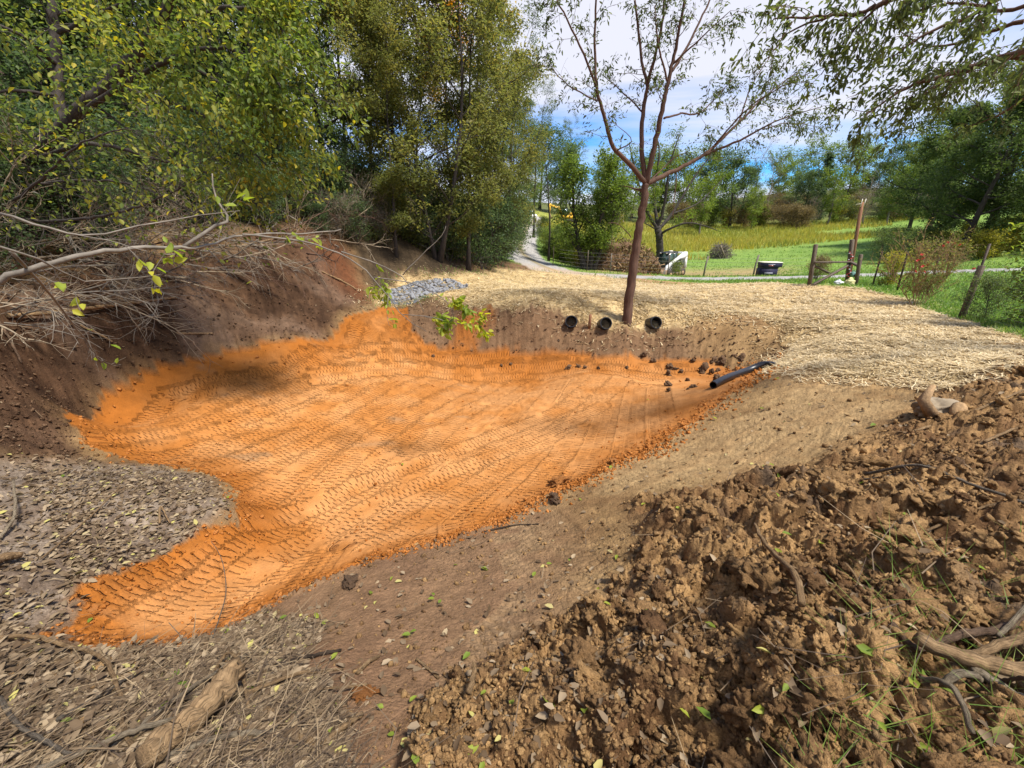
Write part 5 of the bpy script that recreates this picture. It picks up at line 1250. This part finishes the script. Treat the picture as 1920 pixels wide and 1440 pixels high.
# rose bush on the fence
x, y = xy_at(1762, 11.3); q = np.array([x, y, gz(x, y)])
rose = gen_tree(301, 1.5, .014, .85, .2, 12, 4, 3, 36, .05, 3200, 'vase', .07, stems=7, leafm=M['leaf_olive'], wood=M['dead_wood'], name='rose', lbias=.05)
t = plant_tree('rose_bush', rose, 'arching rose bush with red blooms growing at the wire fence', 'bush', x, y, .3, z=q[2])
FL = []
rg = np.random.RandomState(77)
mb = MB()
for k in range(9):
    a = k * 2.4; p = unit(np.array([math.cos(a), math.sin(a), .5])) ; u_ = unit(np.cross(p, [0, 0, 1])); w_ = np.cross(u_, p)
    mb.add(np.array([[0, 0, 0], p * .03 + u_ * .022, p * .048 + w_ * .014, p * .03 - u_ * .022]), Q=[(0, 1, 2, 3)])
flm = mb.mesh('flower', M['flower_red'])
for (px, py, dy) in [(1728,478,-.4),(1732,485,-.4),(1722,489,-.5),(1716,510,-.5),(1732,510,-.4),(1731,500,-.4),(1776,456,-.2),(1801,460,-.1),(1768,462,0),(1790,458,.1),(1826,505,-.1),(1740,498,-.3)]:
    w_ = at_d(px, py, 11.3 + dy) - q
    Rm = np.array(Matrix.Rotation(-.3, 3, 'Z')); o = obj('flower', flm, t, tuple(Rm @ w_)); o.scale = (1.0,) * 3; o.rotation_euler = (.9, 0, rg.rand() * 6)
print('objects', round(time.time() - T0, 1))

def mat_log(name, color, dark=.3):
    m, t, nn, ln = new_mat(name)
    a = nn('ShaderNodeAttribute'); a.attribute_name = 'grain'
    mp = nn('ShaderNodeMapping'); mp.inputs['Scale'].default_value = (2.6, 2.6, 7.0); ln(a.outputs['Vector'], mp.inputs[0])
    g = nn('ShaderNodeNewGeometry')
    n1 = noise_node(t, mp.outputs[0], 2.2, 6, .7); n2 = noise_node(t, g.outputs['Position'], 30, 4, .7)
    c = ramp(t, n1, [(.36, tuple(x * dark for x in color)), (.5, color), (.72, tuple(min(1, x * 1.35) for x in color))])
    c = mix_rgb(t, c, ramp(t, n2, [(.3, (.55, .52, .5)), (.65, (1.1, 1.1, 1.1))]), 1.0, 'MULTIPLY')
    p = nn('ShaderNodeBsdfPrincipled'); ln(c, p.inputs['Base Color']); p.inputs['Roughness'].default_value = .9; p.inputs['Specular IOR Level'].default_value = .15
    b = nn('ShaderNodeBump'); b.inputs['Strength'].default_value = 1; b.inputs['Distance'].default_value = .012; ln(n1, b.inputs['Height']); ln(b.outputs[0], p.inputs['Normal'])
    o = nn('ShaderNodeOutputMaterial'); ln(p.outputs[0], o.inputs[0]); return m
LM = {'dead_wood': mat_log('grained_dead_wood', (.30,.195,.10)), 'bark_pale': mat_log('grained_pale_bark', (.27,.215,.145)), 'bark_grey': mat_log('grained_grey_bark', (.17,.14,.105)),
      'bark_brown': mat_log('grained_brown_bark', (.15,.095,.06)), 'bark_dark': mat_log('grained_dark_bark', (.07,.05,.035)), 'muddy_wood': mat_log('grained_muddy_wood', (.28,.18,.09), .5)}
# ------------------------------------------------------------------ sticks, roots and logs lying about
def stick(pxs, r0, r1, name, label, mat='dead_wood', lift=0.01, cat='stick', rough=.012, sides=7, n=None):
    p = spline([gpt(a[0], a[1], (a[2] if len(a) > 2 else lift)) for a in pxs], n or 6 * len(pxs))
    if r0 > .012:
        ln_ = p[0] + (p[-1] - p[0]) * np.linspace(0, 1, len(p))[:, None]; p[:, 2] = p[:, 2] * .15 + ln_[:, 2] * .85 + r0 * .5; p[:, :2] = p[:, :2] * .8 + ln_[:, :2] * .2
    rg = np.random.RandomState(int(pxs[0][0] * 7 + pxs[0][1]) % 9999); p[1:-1] += rg.normal(0, min(rough * .25, r0 * .18), (len(p) - 2, 3))
    rad = np.linspace(r0, r1, len(p)) * (1 + rg.normal(0, .05, len(p)))
    mb = MB(); c = p[0]
    if r0 > .03:
        p = spline(p, 60); rad = np.interp(np.linspace(0, 1, 60), np.linspace(0, 1, len(rad)), rad); sides = 20
        mb.tube(p, rad, sides); V = mb.V[0]; th = np.arange(60 * sides) % sides / sides * 6.283; sl = np.repeat(np.linspace(0, 1, 60), sides)
        d = .05 * fbm(np.cos(th) * 2.5 + sl * 2, np.sin(th) * 2.5 + sl * 1.3, 3, 4) + .22 * np.abs(fbm(th * 3.5, sl * 3, 3, 2)) - .14 * (vnoise(th * 3.2, sl * 2.2, 5) < .3) - .05
        ctr = np.repeat(p, sides, 0); V[:60 * sides] = ctr + (V[:60 * sides] - ctr) * (1 + d)[:, None]
        ax = unit(p[-1] - p[-2]); V[59 * sides:60 * sides] += ax * (rg.rand(sides, 1) * r0 * 1.2); V[58 * sides:59 * sides] += ax * (rg.rand(sides, 1) * r0 * .4)
    else: mb.tube(p, rad, sides)
    th = np.arange(len(p) * sides) % sides / sides * 6.283; sl = np.repeat(np.concatenate([[0], np.cumsum(np.linalg.norm(np.diff(p, axis=0), axis=1))]), sides)
    gr = np.concatenate([np.stack([np.cos(th), np.sin(th), sl], 1), [[0, 0, 0], [0, 0, sl[-1]]]])
    return obj(name, mb.mesh(name, LM[mat], True, c, {'grain': gr}), None, tuple(c), label=label, category=cat)
stick([(285,1450,.05),(340,1400,.06),(390,1362,.08),(448,1302,.10)], .038, .042, 'broken_log', 'thick broken tan log in the bottom left brush', cat='log', sides=12, rough=.03, n=18)
stick([(-20,1216,.03),(60,1214,.05),(140,1224,.05),(205,1256,.05),(228,1310,.05),(236,1370,.04),(252,1405,.02)], .011, .006, 'fallen_branch', 'curved tan branch reaching in from the left edge above the brush', cat='branch')
stick([(405,1262,.02),(435,1246,.08),(460,1270,.08),(467,1310,.05),(468,1345,.0)], .008, .006, 'root', 'small arched root loop behind the broken log', cat='root')
stick([(465,1316,.03),(560,1290,.04),(645,1262,.03)], .009, .005, 'stick', 'thin pale stick rising right of the broken log')
stick([(60,1450,.03),(180,1412,.05),(300,1378,.05),(400,1345,.03)], .011, .008, 'stick', 'grey stick under the broken log', 'bark_pale')
stick([(10,1322,.03),(50,1382,.05),(110,1412,.04),(160,1422,.02)], .008, .005, 'stick', 'dark forked stick in the bottom left corner', 'bark_grey')
stick([(240,1385,.02),(330,1330,.05),(430,1260,.06),(500,1215,.03)], .010, .006, 'stick', 'long thin stick crossing behind the broken log', 'bark_pale')
stick([(120,1370,.04),(210,1300,.04),(330,1225,.03)], .007, .004, 'stick', 'thin grey twig slanting through the bottom left brush', 'bark_grey')
stick([(300,1440,.02),(420,1400,.04),(520,1385,.03)], .012, .008, 'stick', 'pale stick along the bottom edge right of the broken log', 'bark_pale')
stick([(500,1340,.03),(545,1380,.03),(600,1402,.02)], .014, .010, 'stick', 'short stout stick right of the broken log', 'muddy_wood')
stick([(605,1405,.01),(640,1372,.02),(680,1345,.02)], .013, .010, 'stick', 'brown stick beside the orange clay lump')
stick([(520,1262,.02),(590,1235,.02),(640,1222,.01)], .010, .007, 'stick', 'dark stick on the brown soil above the debris', 'bark_dark')
stick([(670,1262,.01),(690,1245,.02),(710,1230,.01)], .010, .008, 'wood_chip', 'pale split wood chip on the trampled soil', cat='wood chip')
stick([(782,1240,.01),(805,1258,.01),(822,1272,.01)], .007, .006, 'stick', 'short stick pointing at the clay ridge')
stick([(905,1000,.01),(960,985,.01),(1010,982,.01)], .007, .005, 'stick', 'dark straight stick on the compacted track', 'bark_dark')
stick([(690,1290,.03),(620,1300,.03),(560,1310,.02)], .006, .004, 'root', 'thin root left of the orange clay lump', cat='root')
stick([(880,1330,.02),(888,1305,.06),(892,1285,.10)], .012, .010, 'root', 'upright muddy root stub beside the clay covered log', 'muddy_wood', cat='root')
stick([(1398,1052,.16),(1412,1110,.18),(1428,1180,.18),(1440,1250,.16),(1447,1305,.13)], .008, .011, 'root', 'long straight mud crusted root standing over the clods', 'muddy_wood', cat='root', sides=9, n=22)
stick([(1612,1345,.05),(1614,1390,.05),(1612,1450,.03)], .009, .010, 'root', 'thin mud crusted root at the bottom right', 'muddy_wood', cat='root')
stick([(1615,908,.03),(1700,928,.04),(1800,950,.05),(1925,990,.05)], .010, .008, 'fallen_branch', 'long grey bare branch across the right clods', 'bark_grey', cat='branch')
stick([(1612,920,.01),(1660,925,.03),(1720,930,.02)], .005, .004, 'twig', 'thin twig beside the long grey branch', 'bark_grey', cat='twig')
stick([(1685,1262,.06),(1760,1306,.09),(1850,1328,.10),(1950,1345,.10)], .021, .027, 'log', 'thick pale log in the bottom right brush', 'dead_wood', cat='log', sides=11, n=18)
stick([(1788,1296,.11),(1860,1276,.14),(1950,1262,.14)], .013, .016, 'log', 'smooth tan branch lying over the thick pale log', 'dead_wood', cat='log', sides=9)
stick([(1790,1318,.05),(1850,1368,.07),(1960,1425,.06)], .015, .014, 'log', 'tan branch slanting down under the thick pale log', 'bark_pale', cat='log', sides=9)
stick([(1800,1295,.08),(1835,1345,.10),(1862,1382,.08),(1930,1382,.06)], .006, .005, 'twig', 'bent brown twig in front of the thick pale log', 'bark_brown', cat='twig')
stick([(1690,1350,.03),(1728,1400,.05),(1775,1455,.04)], .008, .007, 'stick', 'straight pale stick at the bottom edge right', 'bark_pale')
stick([(1730,1345,.04),(1770,1338,.05),(1830,1335,.05)], .012, .010, 'stick', 'short pale stick left of the thick pale log', 'bark_pale')
stick([(1640,1240,.02),(1700,1262,.06),(1780,1240,.08),(1860,1215,.08),(1930,1180,.06)], .012, .012, 'fallen_branch', 'brown branch behind the thick pale log', 'bark_brown', cat='branch')
stick([(1850,1232,.08),(1890,1195,.10),(1930,1160,.1)], .008, .006, 'stick', 'pale split stick at the right edge', 'bark_pale')
stick([(1545,1085,.03),(1565,1110,.08),(1600,1135,.03)], .006, .005, 'root', 'small forked root among the right clods', 'dead_wood', cat='root')
stick([(1730,1010,.02),(1830,985,.03),(1930,960,.03)], .007, .005, 'root', 'pale root on the right slope', 'dead_wood', cat='root')
stick([(1700,820,.02),(1800,790,.04),(1930,748,.05)], .012, .009, 'root', 'long tan root on the right slope near the stump', 'dead_wood', cat='root')
stick([(1840,840,.03),(1890,815,.04),(1940,800,.04)], .010, .008, 'root', 'short tan root at the right edge below the stump', 'dead_wood', cat='root')
stick([(20,608,.05),(90,618,.07),(150,606,.08),(240,586,.08),(332,566,.06)], .035, .026, 'fallen_branch', 'long smooth tan branch lying on the left bank', 'dead_wood', cat='branch', sides=9)
stick([(155,620,.05),(190,640,.05),(215,655,.03)], .02, .018, 'stick', 'short tan stick below the long tan branch', 'dead_wood')
stick([(-20,580,.05),(20,640,.1),(45,690,.02)], .02, .012, 'stick', 'leaning stick at the left edge of the bank', 'bark_brown')
stick([(10,550,.2),(80,520,.3),(150,545,.3),(210,580,.2)], .010, .006, 'fallen_branch', 'thin grey branch arching on the left bank', 'bark_pale', cat='branch')
stick([(305,528,.05),(335,538,.05),(352,534,.05)], .035, .03, 'wood_slab', 'pale split slab of wood on the dark bank', 'bark_pale', cat='wood')
stick([(455,468,.03),(500,455,.05),(530,448,.05)], .03, .02, 'stick', 'tan broken stick near the top of the dirt bank', 'dead_wood')
stick([(605,515,.03),(640,528,.04),(668,545,.02)], .03, .02, 'stick', 'tan stick lying down the right part of the dirt bank', 'dead_wood')
stick([(330,628,.02),(370,632,.03),(400,628,.02)], .025, .02, 'root', 'tan root in the dark earth low on the bank', 'dead_wood', cat='root')
stick([(0,1010,.03),(38,985,.10),(40,930,.16)], .012, .008, 'stick', 'pale bent stick standing on the leaf ledge at the left edge', 'bark_pale')
stick([(80,1050,.03),(170,980,.05),(230,930,.06)], .006, .005, 'stick', 'long thin brown stick across the leaf ledge', 'dead_wood')
stick([(300,985,.02),(305,960,.05),(320,985,.02)], .009, .006, 'stick', 'small forked stick at the end of the leaf ledge', 'dead_wood')
stick([(-10,1075,.05),(20,1060,.06),(42,1052,.04)], .03, .022, 'wood_slab', 'split tan wood at the left edge of the leaf ledge', 'dead_wood', cat='wood')
stick([(400,1205,.02),(430,1130,.10),(425,1080,.2),(410,1060,.25)], .004, .002, 'dead_stalk', 'thin dead stalk standing at the near rim of the orange clay', 'bark_grey', cat='stalk')
BR = []
for k in range(5):
    rg = np.random.RandomState(500 + k); mb = MB(); L = rg.uniform(1.3, 2.4); m0 = wander(rg, np.zeros(3), [1, 0, .05], L, 9, .10, 0); mb.tube(m0, np.linspace(.018, .004, 10), 6)
    for j in range(9):
        p_, d_ = interp(m0, rg.uniform(.15, .98)); b_ = wander(rg, p_, side_dir(rg, d_, math.radians(rg.uniform(25, 60))), L * rg.uniform(.2, .45), 6, .12, .02); mb.tube(b_, np.linspace(.008, .002, 7), 4, False)
        for q_ in range(3):
            p2, d2 = interp(b_, rg.uniform(.3, .95)); mb.tube(wander(rg, p2, side_dir(rg, d2, .7), L * rg.uniform(.08, .2), 4, .12, 0), np.linspace(.004, .0015, 5), 3, False)
    BR.append(mb.mesh('bare_branch', M[('bark_pale', 'bark_grey', 'bark_brown')[k % 3]], True))
rb_ = random.Random(31)
for k in range(120):
    px = rb_.uniform(-60, 700) if k > 50 else rb_.uniform(-60, 330); lo = np.interp(px, [0, 300, 640], [470, 455, 430]); py = lo + rb_.random() ** 1.4 * np.interp(px, [0, 300, 640], [190, 110, 70])
    q = gpt(px, py, .08 + .25 * rb_.random()); o = obj('bare_branch', BR[k % 5], None, tuple(q), label='bare dead branch in the tangle of brush on the left bank', category='branch', group='bare branches tangled on the left bank')
    o.rotation_euler = (rb_.uniform(0, 6), rb_.uniform(-.5, .35), rb_.choice([0, 0, 3.14]) + rb_.uniform(-.8, .8)); f = rb_.uniform(.6, 1.15) * (.6 + q[1] * .06); o.scale = (f, f, f)
# pale root stump on the right slope
q = gpt(1748, 782); t = thing('root_stump', 'pale broken root stump lying on the right slope', 'stump', q)
V, F = lump(91, 3, .22, .8); mb = MB(); mb.add(V * [.22, .17, .15] + [0, 0, .06], T=F); mb.part('stump', M['bark_pale'], t, True)
mb = MB(); mb.tube([(-.12, -.1, .05), (-.2, -.05, .18), (-.1, 0, .3)], [.05, .045, .02], 8); mb.part('root', M['dead_wood'], t, True)
mb = MB(); mb.disc_cyl((.06, -.14, .1), (.2, -1, .35), .09, .03, 12); mb.part('cut_face', M['dead_wood'], t)
print('sticks', round(time.time() - T0, 1))

# ------------------------------------------------------------------ uncountable cover: straw, grass, litter, crumbs
rz_ = np.random.RandomState(99)
def pick(w, n, resurf=False):
    """random spots on the ground, weighted by w per ground vertex"""
    w = np.where(GW_['rc'] > .35, w, 0); w = np.where((np.abs(GV[:, 0]) < 2.3 * (GV[:, 1] + .15)) & (GV[:, 1] > -.3), w, 0)
    i = rz_.choice(len(GV), n, p=w / w.sum())
    r = GW_['rc'][i]; P = GV[i].astype(float)
    dr = rz_.uniform(-.5, .5, n) * np.clip(r * r * .0013 + r * .002, 0, 3); da = rz_.uniform(-.5, .5, n) * r * .004
    u = P[:, :2] / (r[:, None] + 1e-6); P[:, 0] += u[:, 0] * dr + u[:, 1] * da; P[:, 1] += u[:, 1] * dr - u[:, 0] * da
    if resurf: P[:, 2] = surface(P[:, 0], P[:, 1])
    return P, i
def stuff(name, me, label, cat): return obj(name, me, label=label, category=cat, kind='stuff')
def blades(name, P, H, Wd, lean, mat, lv):
    n = len(P); a = rz_.rand(n) * 6.28; d = np.stack([np.cos(a), np.sin(a), a * 0], 1); up = np.stack([rz_.normal(0, lean, n), rz_.normal(0, lean, n), np.ones(n)], 1); up = unit(up)
    V = np.stack([P - d * Wd[:, None], P + d * Wd[:, None], P + up * H[:, None] + np.stack([up[:, 0], up[:, 1], -.2 * np.ones(n)], 1) * H[:, None] * .3], 1).reshape(-1, 3)
    return mk_mesh(name, V, np.arange(3 * n).reshape(-1, 3), mat, False, {'lv': np.repeat(lv, 3)})
def strands(P, L, Wd, tilt, n, bias=0):
    a = rz_.rand(n) * 6.28 if not bias else np.where(rz_.rand(n) < .6, bias + rz_.normal(0, .4, n), rz_.rand(n) * 6.28); d = unit(np.stack([np.cos(a), np.sin(a), rz_.normal(0, tilt, n)], 1)); s = unit(np.cross(d, [0, 0, 1.])); k = rz_.normal(0, .25, n)[:, None]
    m = P + s * L[:, None] * k * .4 + [0, 0, .004]
    A, B = P - d * L[:, None] / 2, P + d * L[:, None] / 2
    h = s * Wd[:, None] / 2
    V = np.stack([A - h, A + h, m + h + [0, 0, .006], m - h + [0, 0, .006], B + h * .6, B - h * .6], 1).reshape(-1, 3); i = np.arange(n)[:, None] * 6
    return V, np.concatenate([i + [[0, 1, 2, 3]], i + [[3, 2, 4, 5]]])
n = 78000
P, i = pick(GW_['ws'] * (GW_['ss'] > -.01) * (.25 + sstep(.3, .6, vnoise(GV[:, 0] * 2.5, GV[:, 1] * 2.5, 2))) + .10 * ((GW_['ss'] > -.045) & (GW_['ss'] <= -.01)) * (GW_['wo'] < .5), n, True)
r = GW_['rc'][i]; P[:, 2] += .004 + .010 * rz_.rand(n)
V, Q = strands(P, rz_.uniform(.07, .22, n) * (1 + r * .012), .0036 + .0010 * r, .2, n)
stuff('straw', mk_mesh('straw', V, Q, M['straw'], False, {'lv': np.repeat(rz_.rand(n), 6)}), 'loose golden straw mulch spread over the bank', 'straw')
n = 42000
P, i = pick(GW_['wg'] * (1 - .85 * ((GV[:, 1] > 28) & (GV[:, 1] < 41) & (GV[:, 0] > 5) & (GV[:, 0] < .62 * GV[:, 1]))) * (GW_['wd'] < .3) * (GV[:, 1] < 60) * (GV[:, 1] > 4) * (.4 + .6 * (GV[:, 0] > 4)) + .3 * ((GW_['ss'] > -.03) & (GW_['ss'] < .01) & (GV[:, 1] > 13)), n, True); r = GW_['rc'][i]
stuff('grass', blades('grass', P, rz_.uniform(.06, .15, n) * (1 + r * .012), .003 + .0007 * r, .5, M['grass_blade'], rz_.rand(n)), 'short green grass of the lawn and field', 'grass')
n = 26000
Y_ = rz_.uniform(50, 100, n); X_ = Y_ * rz_.uniform(.10, .95, n); gold = (vnoise(X_ * .06, Y_ * .09, 2) + .012 * (Y_ - 62 - 50 * np.clip(X_ / Y_ - .45, 0, .5)) > .42); X_, Y_ = X_[gold], Y_[gold]; n = len(X_)
P = np.column_stack([X_, Y_, surface(X_, Y_)])
stuff('tall_grass', blades('tall_grass', P, rz_.uniform(.5, 1.15, n), np.full(n, .07), .22, M['dry_grass'], np.clip(rz_.rand(n) * .6 + .5 * vnoise(X_ * .1, Y_ * .1, 4), 0, 1)), 'tall golden grass and goldenrod across the far field', 'grass')
n = 27000
P, i = pick(1.3 * GW_['wl'] + .8 * GW_['wf'] + .03 * GW_['wr'] + .006 * (GW_['wc'] > .3) + .015 * (GZONE == 0) + .02 * (GZONE == 4) * (GW_['rc'] < 25), n); P[:, 2] += .006
r = GW_['rc'][i]
stuff('leaf_litter', leaf_mesh('leaf_litter', P, rz_.normal(0, 1, (n, 3)) * [1, 1, .25], rz_.normal(0, .35, (n, 3)) + [0, 0, 1], rz_.uniform(.02, .05, n) * (1 + r * .05), M['litter_leaf'], rz_.rand(n) ** 1.3, .6, fine=True), 'dry grey-brown leaf litter on the ledge and in the foreground', 'leaves')
n = 2300
P, i = pick(GW_['wf'] + .12 * GW_['wl'] + .14 * GW_['wr'] + .02 * GW_['wc'] * (GV[:, 0] > 1.1 * GV[:, 1]) + .01 * (GZONE == 0), n); P[:, 2] += .012
r = GW_['rc'][i]; V, Q = strands(P, rz_.uniform(.05, .45, n) * (1 + r * .03), rz_.uniform(.0012, .0042, n) * (1 + r * .14), .22, n, .75)
stuff('twig_litter', mk_mesh('twig_litter', V, Q, M['twig_litter'], False, {'lv': np.repeat(rz_.rand(n), 6)}), 'tangle of thin broken twigs over the foreground and bank', 'twigs')
def crumb_mesh(name, P, S, C, mat, sub=0, seed=0, nvar=12):
    Vs = []; 
    for k in range(nvar): Vs.append(lump(seed + k, sub, .52, .72))
    F = Vs[0][1]; nv = len(Vs[0][0]); B = np.stack([v for v, f in Vs])
    k = rz_.randint(0, nvar, len(P)); a = rz_.rand(len(P)) * 6.28; ca, sa = np.cos(a), np.sin(a)
    v = B[k] * S[:, None, None] * rz_.uniform(.55, 1.45, (len(P), 1, 3))
    b = rz_.normal(0, .6, len(P)); cb, sb = np.cos(b)[:, None], np.sin(b)[:, None]
    v = np.stack([v[:, :, 0] * cb - v[:, :, 2] * sb, v[:, :, 1], v[:, :, 0] * sb + v[:, :, 2] * cb], 2)
    v = np.stack([v[:, :, 0] * ca[:, None] - v[:, :, 1] * sa[:, None], v[:, :, 0] * sa[:, None] + v[:, :, 1] * ca[:, None], v[:, :, 2]], 2) + P[:, None]
    Fa = (np.arange(len(P))[:, None, None] * nv + F[None]).reshape(-1, 3)
    return mk_mesh(name, v.reshape(-1, 3), Fa, mat, False, {'Col': np.repeat(C, nv, 0)})
crumb_mat = mat_ground('crumbs', .4, 14, 90, 1.0, 42, .03)
def soilcol(P, lo, hi):
    t = np.clip(.5 + .5 * fbm(P[:, 0] * 5, P[:, 1] * 5, 3, 3) + rz_.normal(0, .25, len(P)), 0, 1)[:, None]; return np.array(lo) + (np.array(hi) - np.array(lo)) * t
# larger foreground clods
for n, sub, smin, smax, nm, lab in ((170, 3, .035, .085, 'soil_clods', 'big rough brown soil clods heaped in the right foreground'), (2200, 2, .009, .032, 'small_soil_clods', 'small broken soil clods between the big ones in the right foreground')):
    P, i = pick(GW_['wc'] ** 2 * (GW_['rc'] < 7) * (.3 + (vnoise(GV[:, 0] * 2.2, GV[:, 1] * 2.2, 3) > .45)), n); r = GW_['rc'][i]; S_ = (smin + (smax - smin) * rz_.rand(n) ** 2.2) * np.clip(.6 + r * .22, .7, 1.4); P[:, 2] += S_ * .05
    stuff(nm, crumb_mesh(nm, P, S_, soilcol(P, (.105,.056,.026), (.36,.215,.092)), crumb_mat, sub, 300, 14), lab, 'soil')
n = 22000
P, i = pick(GW_['wc'] * (GW_['rc'] < 9) + .10 * (GZONE == 0) * (GW_['rc'] < 7) + .35 * GW_['wf'] * 0, n); r = GW_['rc'][i]; S_ = (.0035 + .014 * rz_.rand(n) ** 2.5) * (.7 + r * .22); P[:, 2] += S_ * .3
stuff('soil_crumbs', crumb_mesh('soil_crumbs', P, S_, soilcol(P, (.11,.06,.028), (.38,.23,.10)), crumb_mat, 0, 330, 14), 'loose crumbs of brown soil over the foreground', 'soil')
n = 9000
P, i = pick(GW_['wr'] + 1.2 * (GZONE == 0) * (GV[:, 1] > 8) * (GV[:, 1] < 13) * (np.abs(GV[:, 0]) < 6), n); r = GW_['rc'][i]; S_ = (.005 + .022 * rz_.rand(n) ** 3.5) * (.6 + r * .06); P[:, 2] += S_ * .1
stuff('bank_crumbs', crumb_mesh('bank_crumbs', P, S_, soilcol(P, (.06,.032,.018), (.17,.10,.056)), crumb_mat, 0, 350, 12), 'loose dark earth crumbs on the cut banks', 'soil')
n = 6500
P, i = pick(np.exp(-(np.abs(GW_['so']) / .035) ** 2) * (GV[:, 1] < 9) * (GW_['wl'] < .3) * (GW_['wr'] < .4) * (.15 + .85 * (GV[:, 0] > -1.2)) + .012 * (GZONE == 1), n); r = GW_['rc'][i]; S_ = (.004 + .018 * rz_.rand(n) ** 2.6) * (.6 + r * .12); P[:, 2] += S_ * .3
stuff('clay_crumbs', crumb_mesh('clay_crumbs', P, S_, soilcol(P, (.30,.10,.018), (.50,.20,.055)), crumb_mat, 0, 370, 12), 'orange clay crumbs along the near rim of the basin', 'soil')
# bright fresh leaves dropped on the soil
n = 170
P, i = pick((GZONE == 0) + .5 * GW_['wl'] + .08 * GW_['wc'] + .05 * GW_['wo'], n); P[:, 2] += .02
stuff('fresh_fallen_leaves', leaf_mesh('fresh_fallen_leaves', P, rz_.normal(0, 1, (n, 3)) * [1, 1, .2], rz_.normal(0, .3, (n, 3)) + [0, 0, 1], rz_.uniform(.025, .05, n) * (1 + GW_['rc'][i] * .08), M['leaf_bright'], rz_.rand(n) * .7, .6, fine=True), 'scattered fresh green and yellow fallen leaves', 'leaves')
# green weeds in the bottom right brush
n = 600
P, i = pick((GV[:, 0] > 1.15 * GV[:, 1]) * (GV[:, 1] < 1.6) * (GV[:, 1] > .6) * GW_['wc'], n)
stuff('weeds', blades('weeds', P, rz_.uniform(.05, .22, n), np.full(n, .0018), .9, M['grass_blade'], .4 + .6 * rz_.rand(n)), 'thin green grass weeds in the bottom right brush', 'grass')
print('done', round(time.time() - T0, 1), 'tris', sum(len(o.data.polygons) for o in sc.objects if o.type == 'MESH'))
